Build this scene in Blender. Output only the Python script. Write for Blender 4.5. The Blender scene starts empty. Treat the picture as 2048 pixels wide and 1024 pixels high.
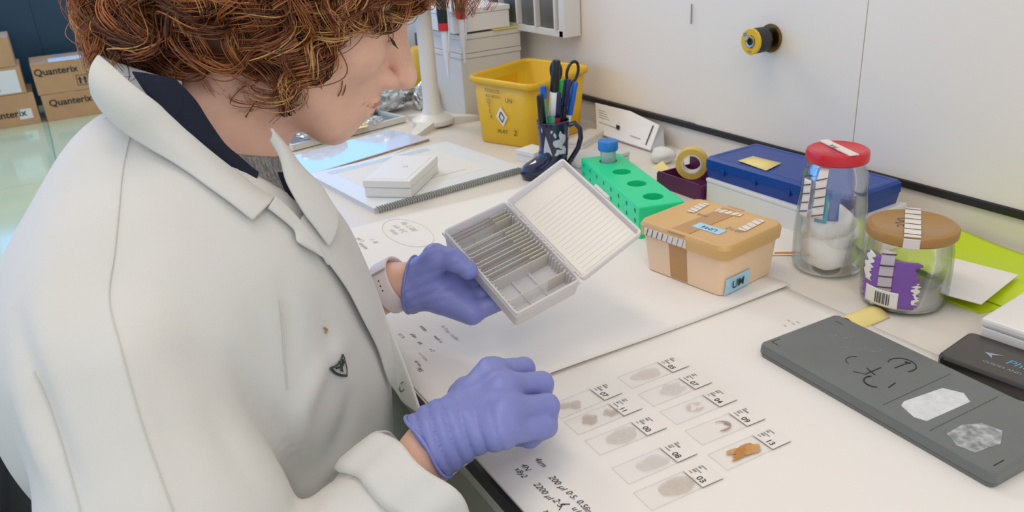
import bpy, bmesh, math, random
import numpy as np
from mathutils import Matrix, Vector

scene = bpy.context.scene
COL = scene.collection
BENCH_Z = 0.76          # bench top above the floor; everything below is built with the bench top at z = 0 and lifted at the end

# ------------------------------------------------------------------ camera
CAM_R = np.array([[0.5033458669720624, 0.861963362301449, -0.06051528940791795],
                  [0.3135785123877109, -0.24747643597655944, -0.9167463827062805],
                  [-0.8051779025599579, 0.44246420836754813, -0.3948594301049752]])   # right, down, forward
CAM_P = np.array([0.0, 0.0, 0.4596153])
FPX = 1609.707
cam_data = bpy.data.cameras.new('camera')
cam_data.sensor_width = 36.0
cam_data.lens = 36.0 * FPX / 2048.0
cam_data.clip_start = 0.02
cam_data.dof.use_dof = True
cam_data.dof.focus_distance = 0.82
cam_data.dof.aperture_fstop = 15.0
cam = bpy.data.objects.new('camera', cam_data)
COL.objects.link(cam)
mw = Matrix.Identity(4)
for r in range(3):
    mw[r][0] = CAM_R[0][r]; mw[r][1] = -CAM_R[1][r]; mw[r][2] = -CAM_R[2][r]; mw[r][3] = CAM_P[r]
cam.matrix_world = mw
scene.camera = cam

# ------------------------------------------------------------------ world, lights, exposure
world = bpy.data.worlds.new('room_ambient')
scene.world = world
world.use_nodes = True
bgn = world.node_tree.nodes['Background']
bgn.inputs[0].default_value = (0.88, 0.935, 1.02, 1)
bgn.inputs[1].default_value = 0.81

def area(name, loc, size, power, color, target):
    l = bpy.data.lights.new(name, 'AREA')
    l.shape = 'RECTANGLE'; l.size, l.size_y = size
    l.energy = power; l.color = color
    o = bpy.data.objects.new(name, l); COL.objects.link(o)
    o.location = loc
    d = Vector(target) - Vector(loc)
    o.rotation_euler = d.to_track_quat('-Z', 'X').to_euler()
    return o
area('ceiling_lamp', (-0.75, 0.10, 1.75), (1.2, 0.35), 7.6, (1.0, 0.80, 0.57), (-0.75, 0.10, 0))
area('ceiling_lamp', (-3.2, 0.2, 1.85), (1.2, 0.5), 20, (1.0, 0.94, 0.86), (-3.2, 0.2, 0))
area('ceiling_lamp', (1.2, -0.4, 1.8), (1.2, 0.5), 10, (1.0, 0.94, 0.86), (0.6, 0.0, 0))

scene.cycles.transparent_max_bounces = 48
scene.view_settings.view_transform = 'Standard'
scene.view_settings.look = 'None'
scene.view_settings.exposure = 0.0
scene.view_settings.gamma = 1.0
scene.view_settings.use_curve_mapping = False

# ------------------------------------------------------------------ geometry helpers
def ray(px, py):
    return np.array([(px - 1024.0) / FPX, (py - 512.0) / FPX, 1.0]) @ CAM_R
def at(px, py, z=0.0):            # the point of the horizontal plane z seen at a pixel of the 2048x1024 frame
    d = ray(px, py); return CAM_P + d * (z - CAM_P[2]) / d[2]
def at_y(px, py, y):              # the same on a vertical plane parallel to the wall
    d = ray(px, py); return CAM_P + d * (y - CAM_P[1]) / d[1]
def at_x(px, py, x):
    d = ray(px, py); return CAM_P + d * (x - CAM_P[0]) / d[0]
def at_d(px, py, t):
    return CAM_P + ray(px, py) * t
def pix(P):
    q = CAM_R @ (np.asarray(P, float) - CAM_P); return q[:2] / q[2] * FPX + np.array([1024.0, 512.0])

def lin(c):
    if isinstance(c, str):
        c = c.lstrip('#'); c = [int(c[i:i + 2], 16) / 255 for i in (0, 2, 4)]
    return tuple((v / 12.92 if v <= 0.04045 else ((v + 0.055) / 1.055) ** 2.4) for v in c[:3])

MATS = {}
def mat(name, color, rough=0.5, metal=0.0, var=0.0, vscale=30.0, bump=0.0, bscale=200.0, spec=0.5, emit=0.0, sss=0.0, color2=None, coat=0.0, sheen=0.0, stretch=None):
    if name in MATS: return MATS[name]
    m = bpy.data.materials.new(name); m.use_nodes = True; MATS[name] = m
    nt = m.node_tree; b = nt.nodes['Principled BSDF']
    c = lin(color)
    b.inputs['Base Color'].default_value = (*c, 1)
    b.inputs['Roughness'].default_value = rough
    b.inputs['Metallic'].default_value = metal
    b.inputs['Specular IOR Level'].default_value = spec
    b.inputs['Coat Weight'].default_value = coat
    b.inputs['Sheen Weight'].default_value = sheen
    if sss:
        b.inputs['Subsurface Weight'].default_value = sss
        b.inputs['Subsurface Radius'].default_value = (0.012, 0.005, 0.003)
        b.inputs['Subsurface Scale'].default_value = 1.0
    if emit:
        b.inputs['Emission Color'].default_value = (*c, 1); b.inputs['Emission Strength'].default_value = emit
    tc = None
    if var or bump or color2:
        tc = nt.nodes.new('ShaderNodeTexCoord')
        src = tc.outputs['Object']
        if stretch:
            mp = nt.nodes.new('ShaderNodeMapping'); mp.inputs['Scale'].default_value = stretch
            nt.links.new(src, mp.inputs['Vector']); src = mp.outputs[0]
    if var or color2:
        n = nt.nodes.new('ShaderNodeTexNoise'); n.inputs['Scale'].default_value = vscale; n.inputs['Detail'].default_value = 4
        nt.links.new(src, n.inputs['Vector'])
        r = nt.nodes.new('ShaderNodeValToRGB')
        c2 = lin(color2) if color2 else tuple(max(0, v * (1 - var)) for v in c)
        r.color_ramp.elements[0].position = 0.35; r.color_ramp.elements[1].position = 0.68
        r.color_ramp.elements[0].color = (*c2, 1); r.color_ramp.elements[1].color = (*c, 1)
        nt.links.new(n.outputs[0], r.inputs[0]); nt.links.new(r.outputs[0], b.inputs['Base Color'])
    if bump:
        n = nt.nodes.new('ShaderNodeTexNoise'); n.inputs['Scale'].default_value = bscale; n.inputs['Detail'].default_value = 3
        nt.links.new(src, n.inputs['Vector'])
        bp = nt.nodes.new('ShaderNodeBump'); bp.inputs['Strength'].default_value = bump; bp.inputs['Distance'].default_value = 0.002
        nt.links.new(n.outputs[0], bp.inputs['Height']); nt.links.new(bp.outputs[0], b.inputs['Normal'])
    return m

def glass(name, tint=(0.93, 0.96, 0.95), edge=(0.45, 0.5, 0.48), strength=0.5, rough=0.02, milky=0.0, base=0.03):
    """thin-walled glass: clear face on, darker and glossier at grazing angles"""
    if name in MATS: return MATS[name]
    m = bpy.data.materials.new(name); m.use_nodes = True; MATS[name] = m
    nt = m.node_tree; nt.nodes.clear()
    out = nt.nodes.new('ShaderNodeOutputMaterial')
    tr = nt.nodes.new('ShaderNodeBsdfTransparent')
    gl = nt.nodes.new('ShaderNodeBsdfGlossy'); gl.inputs['Roughness'].default_value = rough
    gl.inputs['Color'].default_value = (0.95, 0.97, 1, 1)
    lw = nt.nodes.new('ShaderNodeLayerWeight'); lw.inputs['Blend'].default_value = 0.35
    mixc = nt.nodes.new('ShaderNodeMixRGB'); mixc.inputs[1].default_value = (*tint, 1); mixc.inputs[2].default_value = (*edge, 1)
    pw = nt.nodes.new('ShaderNodeMath'); pw.operation = 'POWER'; pw.inputs[1].default_value = 2.0
    nt.links.new(lw.outputs['Facing'], pw.inputs[0]); nt.links.new(pw.outputs[0], mixc.inputs[0])
    nt.links.new(mixc.outputs[0], tr.inputs[0])
    mul = nt.nodes.new('ShaderNodeMath'); mul.operation = 'MULTIPLY_ADD'; mul.inputs[1].default_value = strength; mul.inputs[2].default_value = base
    nt.links.new(lw.outputs['Fresnel'], mul.inputs[0])
    mx = nt.nodes.new('ShaderNodeMixShader')
    nt.links.new(mul.outputs[0], mx.inputs[0]); nt.links.new(tr.outputs[0], mx.inputs[1]); nt.links.new(gl.outputs[0], mx.inputs[2])
    last = mx
    if milky:
        df = nt.nodes.new('ShaderNodeBsdfDiffuse'); df.inputs[0].default_value = (0.88, 0.87, 0.86, 1)
        m2 = nt.nodes.new('ShaderNodeMixShader'); m2.inputs[0].default_value = milky
        nt.links.new(mx.outputs[0], m2.inputs[1]); nt.links.new(df.outputs[0], m2.inputs[2]); last = m2
    nt.links.new(last.outputs[0], out.inputs[0])
    return m

def milky_plastic(name, color, trans=0.35, rough=0.35):
    """white plastic that lets some light through"""
    if name in MATS: return MATS[name]
    m = bpy.data.materials.new(name); m.use_nodes = True; MATS[name] = m
    nt = m.node_tree; b = nt.nodes['Principled BSDF']; out = nt.nodes['Material Output']
    b.inputs['Base Color'].default_value = (*lin(color), 1); b.inputs['Roughness'].default_value = rough
    t = nt.nodes.new('ShaderNodeBsdfTranslucent'); t.inputs[0].default_value = (*lin(color), 1)
    mx = nt.nodes.new('ShaderNodeMixShader'); mx.inputs[0].default_value = trans
    nt.links.new(b.outputs[0], mx.inputs[1]); nt.links.new(t.outputs[0], mx.inputs[2]); nt.links.new(mx.outputs[0], out.inputs[0])
    return m

def film(name, color, alpha):
    """translucent stain or film: part transparent, part coloured"""
    if name in MATS: return MATS[name]
    m = bpy.data.materials.new(name); m.use_nodes = True; MATS[name] = m
    nt = m.node_tree; b = nt.nodes['Principled BSDF']
    b.inputs['Base Color'].default_value = (*lin(color), 1); b.inputs['Roughness'].default_value = 0.6
    tc = nt.nodes.new('ShaderNodeTexCoord'); n = nt.nodes.new('ShaderNodeTexNoise'); n.inputs['Scale'].default_value = 260; n.inputs['Detail'].default_value = 5
    nt.links.new(tc.outputs['Object'], n.inputs['Vector'])
    mr = nt.nodes.new('ShaderNodeMapRange'); mr.inputs[1].default_value = 0.3; mr.inputs[2].default_value = 0.7
    mr.inputs[3].default_value = alpha * 0.72; mr.inputs[4].default_value = alpha
    nt.links.new(n.outputs[0], mr.inputs[0]); nt.links.new(mr.outputs[0], b.inputs['Alpha'])
    return m

def tag(o, label=None, cat=None, group=None, kind=None):
    if label: o['label'] = label
    if cat: o['category'] = cat
    if group: o['group'] = group
    if kind: o['kind'] = kind
    return o
def thing(name, label, cat, loc=(0, 0, 0), rotz=0.0, group=None, kind=None):
    o = bpy.data.objects.new(name, None); COL.objects.link(o)
    o.empty_display_size = 0.02
    o.location = tuple(loc); o.rotation_euler = (0, 0, rotz)
    return tag(o, label, cat, group, kind)
def link(name, me, m=None, parent=None, smooth=False, loc=None, rot=None):
    o = bpy.data.objects.new(name, me); COL.objects.link(o)
    if m is not None:
        for mm in (m if isinstance(m, (list, tuple)) else [m]): me.materials.append(mm)
    if parent is not None: o.parent = parent
    if smooth:
        for p in me.polygons: p.use_smooth = True
    if loc is not None: o.location = tuple(loc)
    if rot is not None: o.rotation_euler = rot
    return o
def mk(name, v, f, m=None, parent=None, smooth=False, loc=None, rot=None):
    me = bpy.data.meshes.new(name); me.from_pydata([tuple(map(float, p)) for p in v], [], [tuple(map(int, q)) for q in f]); me.update()
    return link(name, me, m, parent, smooth, loc, rot)
def bm_obj(name, bm, m=None, parent=None, smooth=False, loc=None, rot=None):
    bmesh.ops.recalc_face_normals(bm, faces=bm.faces)
    me = bpy.data.meshes.new(name); bm.to_mesh(me); bm.free()
    return link(name, me, m, parent, smooth, loc, rot)
def bm_box(bm, lo, hi, bev=0.0, seg=2):
    r = bmesh.ops.create_cube(bm, size=1.0)
    vs = r['verts']
    for v in vs:
        v.co = Vector([(lo[i] + hi[i]) / 2 + v.co[i] * (hi[i] - lo[i]) for i in range(3)])
    if bev:
        es = list({e for v in vs for e in v.link_edges})
        bmesh.ops.bevel(bm, geom=es, offset=bev, segments=seg, affect='EDGES', profile=0.6)
def box(name, lo, hi, m, parent=None, bev=0.0, seg=2, loc=None, rot=None, smooth=False):
    bm = bmesh.new(); bm_box(bm, lo, hi, bev, seg)
    return bm_obj(name, bm, m, parent, smooth, loc, rot)
def prism_mesh(poly, z0, z1, bev=0.0, seg=2):
    bm = bmesh.new()
    vs = [bm.verts.new((p[0], p[1], z0)) for p in poly]
    f = bm.faces.new(vs)
    r = bmesh.ops.extrude_face_region(bm, geom=[f])
    for e in r['geom']:
        if isinstance(e, bmesh.types.BMVert): e.co.z = z1
    bmesh.ops.recalc_face_normals(bm, faces=bm.faces)
    if bev: bmesh.ops.bevel(bm, geom=list(bm.edges), offset=bev, segments=seg, affect='EDGES', profile=0.6)
    return bm
def prism(name, poly, z0, z1, m, parent=None, bev=0.0, loc=None, rot=None, seg=2):
    return bm_obj(name, prism_mesh(poly, z0, z1, bev, seg), m, parent, False, loc, rot)
def lathe(name, prof, m, parent=None, seg=40, smooth=True, loc=None, rot=None, close=False):
    v, f = [], []
    n = len(prof)
    for i in range(seg):
        a = 2 * math.pi * i / seg
        for (r, z) in prof: v.append((r * math.cos(a), r * math.sin(a), z))
    for i in range(seg):
        j = (i + 1) % seg
        for k in range(n - 1 if not close else n):
            k2 = (k + 1) % n
            f.append((i * n + k, j * n + k, j * n + k2, i * n + k2))
    o = mk(name, v, f, m, parent, smooth, loc, rot)
    bm = bmesh.new(); bm.from_mesh(o.data); bmesh.ops.remove_doubles(bm, verts=bm.verts, dist=1e-6); bmesh.ops.recalc_face_normals(bm, faces=bm.faces)
    bm.to_mesh(o.data); bm.free()
    if smooth:
        for p in o.data.polygons: p.use_smooth = True
        es = o.modifiers.new('sharp', 'EDGE_SPLIT'); es.split_angle = math.radians(38)
    return o
def tube_vf(pts, rad, sides=8, cap=True, flat=1.0, base=0):
    pts = np.asarray(pts, float); n = len(pts)
    rad = np.full(n, rad) if np.isscalar(rad) else np.asarray(rad, float)
    T = np.gradient(pts, axis=0); T /= np.linalg.norm(T, axis=1)[:, None] + 1e-12
    up = np.array([0, 0, 1.0]) if abs(T[0][2]) < 0.9 else np.array([1.0, 0, 0])
    N = np.cross(T[0], up); N /= np.linalg.norm(N)
    v, f = [], []
    for i in range(n):
        N = N - T[i] * (N @ T[i]); N /= np.linalg.norm(N) + 1e-12
        B = np.cross(T[i], N)
        for k in range(sides):
            a = 2 * math.pi * k / sides
            v.append(pts[i] + rad[i] * (math.cos(a) * N + flat * math.sin(a) * B))
    for i in range(n - 1):
        for k in range(sides):
            k2 = (k + 1) % sides
            f.append((base + i * sides + k, base + i * sides + k2, base + (i + 1) * sides + k2, base + (i + 1) * sides + k))
    if cap:
        f.append(tuple(base + k for k in range(sides))[::-1]); f.append(tuple(base + (n - 1) * sides + k for k in range(sides)))
    return v, f
def tube(name, pts, rad, m, parent=None, sides=10, flat=1.0, loc=None, rot=None, smooth=True):
    v, f = tube_vf(pts, rad, sides, True, flat)
    o = mk(name, v, f, m, parent, smooth, loc, rot)
    if smooth:
        es = o.modifiers.new('sharp', 'EDGE_SPLIT'); es.split_angle = math.radians(50)
    return o
def text(name, s, size, m, parent=None, loc=(0, 0, 0), rot=(0, 0, 0), shear=0.0, ext=0.0, align='LEFT', matrix=None, bold=0.0):
    cu = bpy.data.curves.new(name, 'FONT'); cu.body = s; cu.size = size; cu.shear = shear; cu.extrude = ext; cu.align_x = align; cu.offset = bold
    cu.resolution_u = 3
    t = bpy.data.objects.new(name, cu); COL.objects.link(t)
    dg = bpy.context.evaluated_depsgraph_get()
    me = bpy.data.meshes.new_from_object(t.evaluated_get(dg))
    bpy.data.objects.remove(t); bpy.data.curves.remove(cu)
    me.materials.clear()
    o = link(name, me, m, parent, False, loc, rot)
    if matrix is not None: o.matrix_local = matrix
    return o
def rrect(x0, y0, x1, y1, r, n=4):
    p = []
    for cx, cy, a0 in ((x1 - r, y1 - r, 0), (x0 + r, y1 - r, 90), (x0 + r, y0 + r, 180), (x1 - r, y0 + r, 270)):
        for k in range(n + 1):
            a = math.radians(a0 + 90 * k / n); p.append((cx + r * math.cos(a), cy + r * math.sin(a)))
    return p
def frame_mat(o, x, y):
    """4x4 matrix with origin o and in-plane axes x, y"""
    x = Vector(x).normalized(); y = Vector(y); z = x.cross(y).normalized(); y = z.cross(x)
    mm = Matrix.Identity(4)
    for r in range(3): mm[r][0] = x[r]; mm[r][1] = y[r]; mm[r][2] = z[r]; mm[r][3] = o[r]
    return mm
def loft_rings(name, rings, m, parent=None, cap0=True, cap1=True, smooth=False, loc=None):
    n = len(rings[0]); v = [p for r in rings for p in r]; f = []
    for i in range(len(rings) - 1):
        for k in range(n):
            k2 = (k + 1) % n
            f.append((i * n + k, i * n + k2, (i + 1) * n + k2, (i + 1) * n + k))
    if cap0: f.append(tuple(range(n))[::-1])
    if cap1: f.append(tuple((len(rings) - 1) * n + k for k in range(n)))
    o = mk(name, v, f, m, parent, smooth, loc)
    bm = bmesh.new(); bm.from_mesh(o.data); bmesh.ops.recalc_face_normals(bm, faces=bm.faces); bm.to_mesh(o.data); bm.free()
    return o
rng = random.Random(7)
nrg = np.random.default_rng(11)
# ================================================================== SETTING
WALL_Y = 1.055
FLOOR_Z = -BENCH_Z
m_floor = mat('pale_green_vinyl', '#d3dcb0', 0.10, var=0.05, vscale=3)
fl = thing('floor', 'pale green vinyl floor', 'floor', kind='structure')
xs = [-8.0, -6.7, -5.0, -3.3, -1.6, 0.1, 2.0]
ys = [-3.2, -1.6, -0.08, 1.44, 3.0]
for i in range(len(xs) - 1):
    for j in range(len(ys) - 1):
        box('floor_tile', (xs[i] + 0.003, ys[j] + 0.003, FLOOR_Z - 0.02), (xs[i + 1] - 0.003, ys[j + 1] - 0.003, FLOOR_Z), m_floor, fl)
box('joint_fill', (-8.0, -3.2, FLOOR_Z - 0.03), (2.0, 3.0, FLOOR_Z - 0.002), mat('floor_joint', '#8f987e', 0.8), fl)

# right wall: upper panels, black strip, splash panel
m_panel = mat('wall_laminate', '#efe5d6', 0.42, var=0.02, vscale=4)
wr = thing('wall_right', 'light grey laminate wall panelling above the bench', 'wall', kind='structure')
edges = [-2.6, -1.154, -0.797, 0.4, 1.4]
for i in range(4):
    dy = 0.003 if i == 0 else 0.0
    box('wall_panel', (edges[i] + 0.0007, WALL_Y + dy, 0.058), (edges[i + 1] - 0.0007, WALL_Y + 0.03, 1.9), m_panel, wr, 0.0006, 1)
box('wall_backing', (-2.6, WALL_Y + 0.004, -BENCH_Z), (1.4, WALL_Y + 0.06, 1.9), mat('wall_core', '#77756f', 0.8), wr)
box('splash_panel', (-2.6, WALL_Y + 0.001, 0.0), (1.4, WALL_Y + 0.03, 0.047), mat('splash_laminate', '#e0d7ca', 0.45), wr)
tr1 = box('trim_1', (-2.6, WALL_Y - 0.004, 0.047), (1.4, WALL_Y + 0.03, 0.058), mat('black_seal', '#201e1c', 0.45), None, 0.001)
tag(tr1, 'thin black sealing strip along the foot of the grey wall panels', 'trim', kind='structure')
p = at_y(1383, 8, WALL_Y); q = at_y(1381, 48, WALL_Y)
box('slot', (p[0] - 0.001, WALL_Y - 0.0006, q[2]), (p[0] + 0.001, WALL_Y + 0.001, p[2]), mat('slot_dark', '#8d8f92', 0.6), wr)

# far end of the room: dark blue cupboard fronts with daylight windows beside them
wb = thing('wall_back', 'dark blue end wall of the room', 'wall', kind='structure')
m_navy = mat('dark_blue_paint', '#1d4055', 0.35, var=0.12, vscale=2)
for a, b in ((-3.2, -1.6), (-1.599, 0.02), (0.021, 1.6), (1.601, 3.0)):
    box('wall_panel', (-7.6, a, FLOOR_Z), (-7.52, b, 0.20), m_navy, wb, 0.003)
box('wall_core', (-7.66, -3.2, FLOOR_Z), (-7.58, 3.0, 0.2), m_navy, wb)
box('wall_panel', (-7.6, -3.2, 1.95), (-7.52, 3.0, 2.2), mat('pale_wall', '#c8ccd0', 0.6), wb)
wn = thing('window_1', 'daylight window at the far end of the room', 'window', kind='structure')
m_sky = mat('daylight_pane', '#4f9ef6', 0.2, emit=2.6)
m_wf = mat('window_white', '#e3e3e0', 0.4)
for k in range(5):
    a = -3.2 + 1.24 * k
    box('pane', (-7.58, a + 0.04, 0.24), (-7.56, a + 1.20, 1.92), m_sky, wn)
    box('window_frame', (-7.6, a - 0.03, 0.2), (-7.5, a + 0.03, 1.95), m_wf, wn)
box('window_frame', (-7.6, -3.2, 0.20), (-7.5, 3.0, 0.235), m_wf, wn)
wl = thing('wall_left', 'pale wall with window band on the far side of the room', 'wall', kind='structure')
box('wall_panel', (-8.0, -3.3, FLOOR_Z), (2.0, -3.2, 0.15), mat('pale_wall', '#c8ccd0', 0.6), wl)
w2 = thing('window_2', 'daylight window band on the far side of the room', 'window', kind='structure')
for k in range(4):
    box('pane', (-6.4 + k * 1.15, -3.28, 0.2), (-5.3 + k * 1.15, -3.26, 1.7), m_sky, w2)
    box('window_frame', (-5.3 + k * 1.15, -3.3, 0.15), (-5.25 + k * 1.15, -3.18, 1.75), m_wf, w2)

# cartons on the floor
m_card = mat('brown_cardboard', '#c6986a', 0.75, var=0.10, vscale=9)
m_ink = mat('black_ink', '#1d1a19', 0.6)
m_lab = mat('white_sticker', '#e4e0d8', 0.5)
CX = -6.76
m_tape = mat('packing_tape', '#b9b6ab', 0.25)
def carton(y0, y1, z0, z1, x, label, depth=0.45, logo=True):
    t = thing('cardboard_box', label, 'box', (x, (y0 + y1) / 2, FLOOR_Z + z0), 0, 'brown shipping cartons stacked on the floor')
    w = (y1 - y0) / 2; h = z1 - z0
    box('body', (-depth, -w, 0), (0, w, h), m_card, t, 0.004)
    box('flap_seam', (-depth + 0.01, -0.03, h - 0.001), (-0.0, 0.03, h + 0.001), m_tape, t)
    return t, w, h
Rface = frame_mat((0.002, 0, 0), (0, 1, 0), (0, 0, 1))
def on_face(y, z): 
    mm = Rface.copy(); mm[1][3] = y; mm[2][3] = z; mm[0][3] = 0.003; return mm
def zc(px, py): return at_x(px, py, CX)[2] - FLOOR_Z
def yc(px, py): return at_x(px, py, CX)[1]
yA0, yA1 = yc(0, 220) - 0.30, yc(76, 220)
yB0, yB1 = yc(80, 190), yc(205, 190)
hB0 = zc(150, 182); hB1 = zc(120, 122)
t, w, h = carton(yB0, yB1, 0, hB0, CX, 'lower right brown carton standing on the pale green floor')
text('printed_logo', 'Quanterix', 0.068, m_ink, t, matrix=on_face(w - 0.36, h - 0.085), bold=0.001)
t, w, h = carton(yB0 - 0.01, yB1 - 0.03, hB0 + 0.002, hB1, CX, 'upper right brown carton with arrow mark and white tape on top')
text('printed_logo', 'Quanterix', 0.068, m_ink, t, matrix=on_face(w - 0.37, h - 0.085), bold=0.001)
box('top_tape', (-0.2, -w + 0.12, h), (0.004, w - 0.02, h + 0.003), m_lab, t)
for k in range(2):
    yy = w - 0.09 + k * 0.034
    mk('arrow_mark', [(0.003, yy - 0.006, 0.045), (0.003, yy + 0.006, 0.045), (0.003, yy + 0.006, 0.075), (0.003, yy + 0.014, 0.075), (0.003, yy, 0.098), (0.003, yy - 0.014, 0.075), (0.003, yy - 0.006, 0.075)], [(0, 1, 2, 3, 4, 5, 6)], m_ink, t)
for (ya, yb, za, zb) in ((w - 0.112, w - 0.032, 0.034, 0.037), (w - 0.112, w - 0.032, 0.106, 0.109), (w - 0.112, w - 0.109, 0.034, 0.109), (w - 0.035, w - 0.032, 0.034, 0.109)):
    box('mark_frame', (0.001, ya, za), (0.0025, yb, zb), m_ink, t)
hA0 = zc(40, 188); hA1 = zc(30, 133); hA2 = zc(20, 73)
t, w, h = carton(yA0, yA1 - 0.0, 0, hA0, CX, 'lowest left brown carton with small white sticker on its front')
text('printed_logo', 'Quanterix', 0.068, m_ink, t, matrix=on_face(w - 0.36, h - 0.155), bold=0.001)
box('sticker', (0, w - 0.125, 0.045), (0.002, w - 0.04, 0.115), m_lab, t)
t, w, h = carton(yA0 - 0.02, yA1 - 0.035, hA0 + 0.002, hA1, CX, 'middle left brown carton with large white label sheet')
text('printed_logo', 'Quanterix', 0.068, m_ink, t, matrix=on_face(w - 0.44, h - 0.155), bold=0.001)
box('shipping_label', (0, w - 0.215, 0.01), (0.002, w - 0.03, h - 0.02), m_lab, t)
box('sticker', (0, w - 0.40, 0.02), (0.002, w - 0.29, 0.06), m_lab, t)
t, w, h = carton(yA0 - 0.05, yA1 - 0.055, hA1 + 0.002, hA2, CX, 'topmost left brown carton near the dark blue wall')
text('printed_logo', 'array', 0.058, m_ink, t, matrix=on_face(w - 0.33, 0.075), bold=0.001)

# ------------------------------------------------------------------ lab bench
EDGE_Y = 0.248
lb = thing('lab_bench', 'pale grey laboratory bench with black front edge against the wall', 'bench', (0, 0, 0))
m_bench = mat('bench_laminate', '#dcd5ca', 0.38, var=0.03, vscale=6)
box('worktop', (-2.5, EDGE_Y + 0.004, -0.028), (1.0, WALL_Y + 0.002, 0.0), m_bench, lb, 0.0015)
box('edge_strip', (-2.5, EDGE_Y, -0.019), (1.0, EDGE_Y + 0.0045, -0.0015), mat('black_edge', '#17191b', 0.4), lb)
box('edge_lip', (-2.5, EDGE_Y - 0.001, -0.029), (1.0, EDGE_Y + 0.0045, -0.019), mat('grey_edge', '#a8aaa4', 0.4), lb)
m_frame = mat('bench_frame_grey', '#8b8c86', 0.5)
box('apron', (-2.5, EDGE_Y + 0.004, -0.14), (1.0, EDGE_Y + 0.03, -0.028), m_frame, lb)
box('back_panel', (-2.5, WALL_Y - 0.03, -BENCH_Z), (1.0, WALL_Y - 0.005, -0.028), m_frame, lb)
for x in (-2.44, -0.05, 0.94):
    for y in (EDGE_Y + 0.04, WALL_Y - 0.06):
        box('leg', (x - 0.025, y - 0.025, -BENCH_Z), (x + 0.025, y + 0.025, -0.028), m_frame, lb, 0.003)
# ================================================================== THINGS ON THE BENCH
m_paper = mat('white_paper', '#e6e1da', 0.75, var=0.015, vscale=14)
m_pen = mat('blue_black_pen', '#2a2d3a', 0.6)
m_faint = mat('faint_pencil', '#a9a6a2', 0.7)
m_white = mat('white_plastic', '#e6e3de', 0.4)
m_black = mat('black_plastic', '#161616', 0.35)
m_mask = mat('white_tape', '#e2d8cd', 0.6)

def sheet_mesh(name, x0, y0, x1, y1, z, m, parent, lift=0.0, nx=24, ny=24, thick=0.0006, seed=1, curl=None):
    r = np.random.default_rng(seed); ph = r.uniform(0, 6, 6)
    v, f = [], []
    for i in range(nx + 1):
        for j in range(ny + 1):
            u, w = i / nx, j / ny
            x = x0 + (x1 - x0) * u; y = y0 + (y1 - y0) * w
            h = lift * (0.5 + 0.25 * math.sin(5 * u + ph[0] + 2 * w) + 0.25 * math.sin(6 * w + ph[1] - 3 * u))
            if curl: h += curl(u, w)
            v.append((x, y, z + h))
    for i in range(nx):
        for j in range(ny):
            a = i * (ny + 1) + j
            f.append((a, a + ny + 1, a + ny + 2, a + 1))
    o = mk(name, v, f, m, parent, True)
    s = o.modifiers.new('thickness', 'SOLIDIFY'); s.thickness = thick; s.offset = 1
    return o
# two large paper sheets
pr = thing('paper_sheet', 'large white paper sheet under the ten glass slides, handwriting at its front corner', 'paper', (0, 0, 0))
sheet_mesh('sheet', -0.655, 0.252, -0.06, 0.738, 0.0004, m_paper, pr)
def note(s, px, py, size, parent, m=m_pen, z=0.0016, rot=0.0, shear=0.25):
    p = at(px, py, z)
    return text('handwriting', s, size * .82, m, parent, loc=(p[0], p[1], z), rot=(0, 0, rot), shear=shear)
for s, px, py, sz in (('4am', 1068, 918, 0.0105), ('4N', 1040, 930, 0.010), ('x8y2', 1028, 938, 0.0095), ('200 \u00b5l', 1096, 954, 0.0105), ('2200 \u00b5l', 1066, 968, 0.010),
                      ('0\u00b75', 1130, 984, 0.010), ('. 0.5', 1146, 997, 0.010), ('final', 1164, 1016, 0.010), ('2\u00b75', 1104, 1000, 0.0105), ('x', 1086, 1022, 0.010), ('u12', 1142, 1016, 0.010)):
    note(s, px, py, sz, pr)
a = at(1126, 1008, 0.0016); b = at(1140, 1008, 0.0016); c = at(1118, 1020, 0.0016)
tube('handwriting', [b, a, c], 0.0004, m_pen, pr, 5)
for k, (px, py) in enumerate(((1570, 640), (1578, 646), (1562, 650), (1588, 643))):
    note('~', px, py, 0.012, pr, m_faint)
pl = thing('paper_sheet', 'large white paper sheet with circled sketch and notes below the left gloved hand', 'paper', (0, 0, 0))
def lift_edge(u, w): return 0.0012 + 0.004 * max(0, u - 0.92) / 0.08 * (0.6 + 0.4 * math.sin(7 * w))
sheet_mesh('sheet', -1.195, 0.253, -0.628, 0.742, 0.0010, m_paper, pl, curl=lift_edge, nx=40)
for s, px, py, sz in (('notes', 838, 652, 0.009), ('plan', 820, 668, 0.009), ('Pt Tmp 1 buffer', 880, 652, 0.0085), ('wash in', 866, 672, 0.008), ('ok', 834, 684, 0.009), ('x 2', 858, 698, 0.007), ('to 4 tubes', 836, 706, 0.0065), ('60 min', 828, 722, 0.0065), ('PBS', 832, 736, 0.008), ('0.1 %', 796, 668, 0.007)):
    note(s, px, py, sz, pl, m_pen if len(s) < 9 else m_faint, z=0.0032)
for s, px, py in (('gel 2', 712, 476, ), ('samples', 716, 486), ('1 : 10', 738, 478)):
    note(s, px, py, 0.012, pl, m_faint, z=0.0032)
cc = at(815, 465, 0.003)
for rr, (sx, sy) in ((1, (0.078, 0.036)), ):
    pts = [(cc[0] + 0.07 * math.cos(t) , cc[1] + 0.032 * math.sin(t) , 0.003) for t in np.linspace(0, 2 * math.pi, 40)]
    tube('sketch_line', pts, 0.0005, mat('pale_pencil', '#c9c5c0', .7), pl, 5)
for s, dx, dy in (('Ab 1:500', -0.05, 0.008), ('o/n 4 C', -0.045, -0.008), ('rinse', -0.03, -0.02)):
    text('handwriting', s, 0.014, mat('pale_pencil', '#c9c5c0', .7), pl, loc=(cc[0] + dx, cc[1] + dy, 0.0032), shear=0.2)

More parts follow.
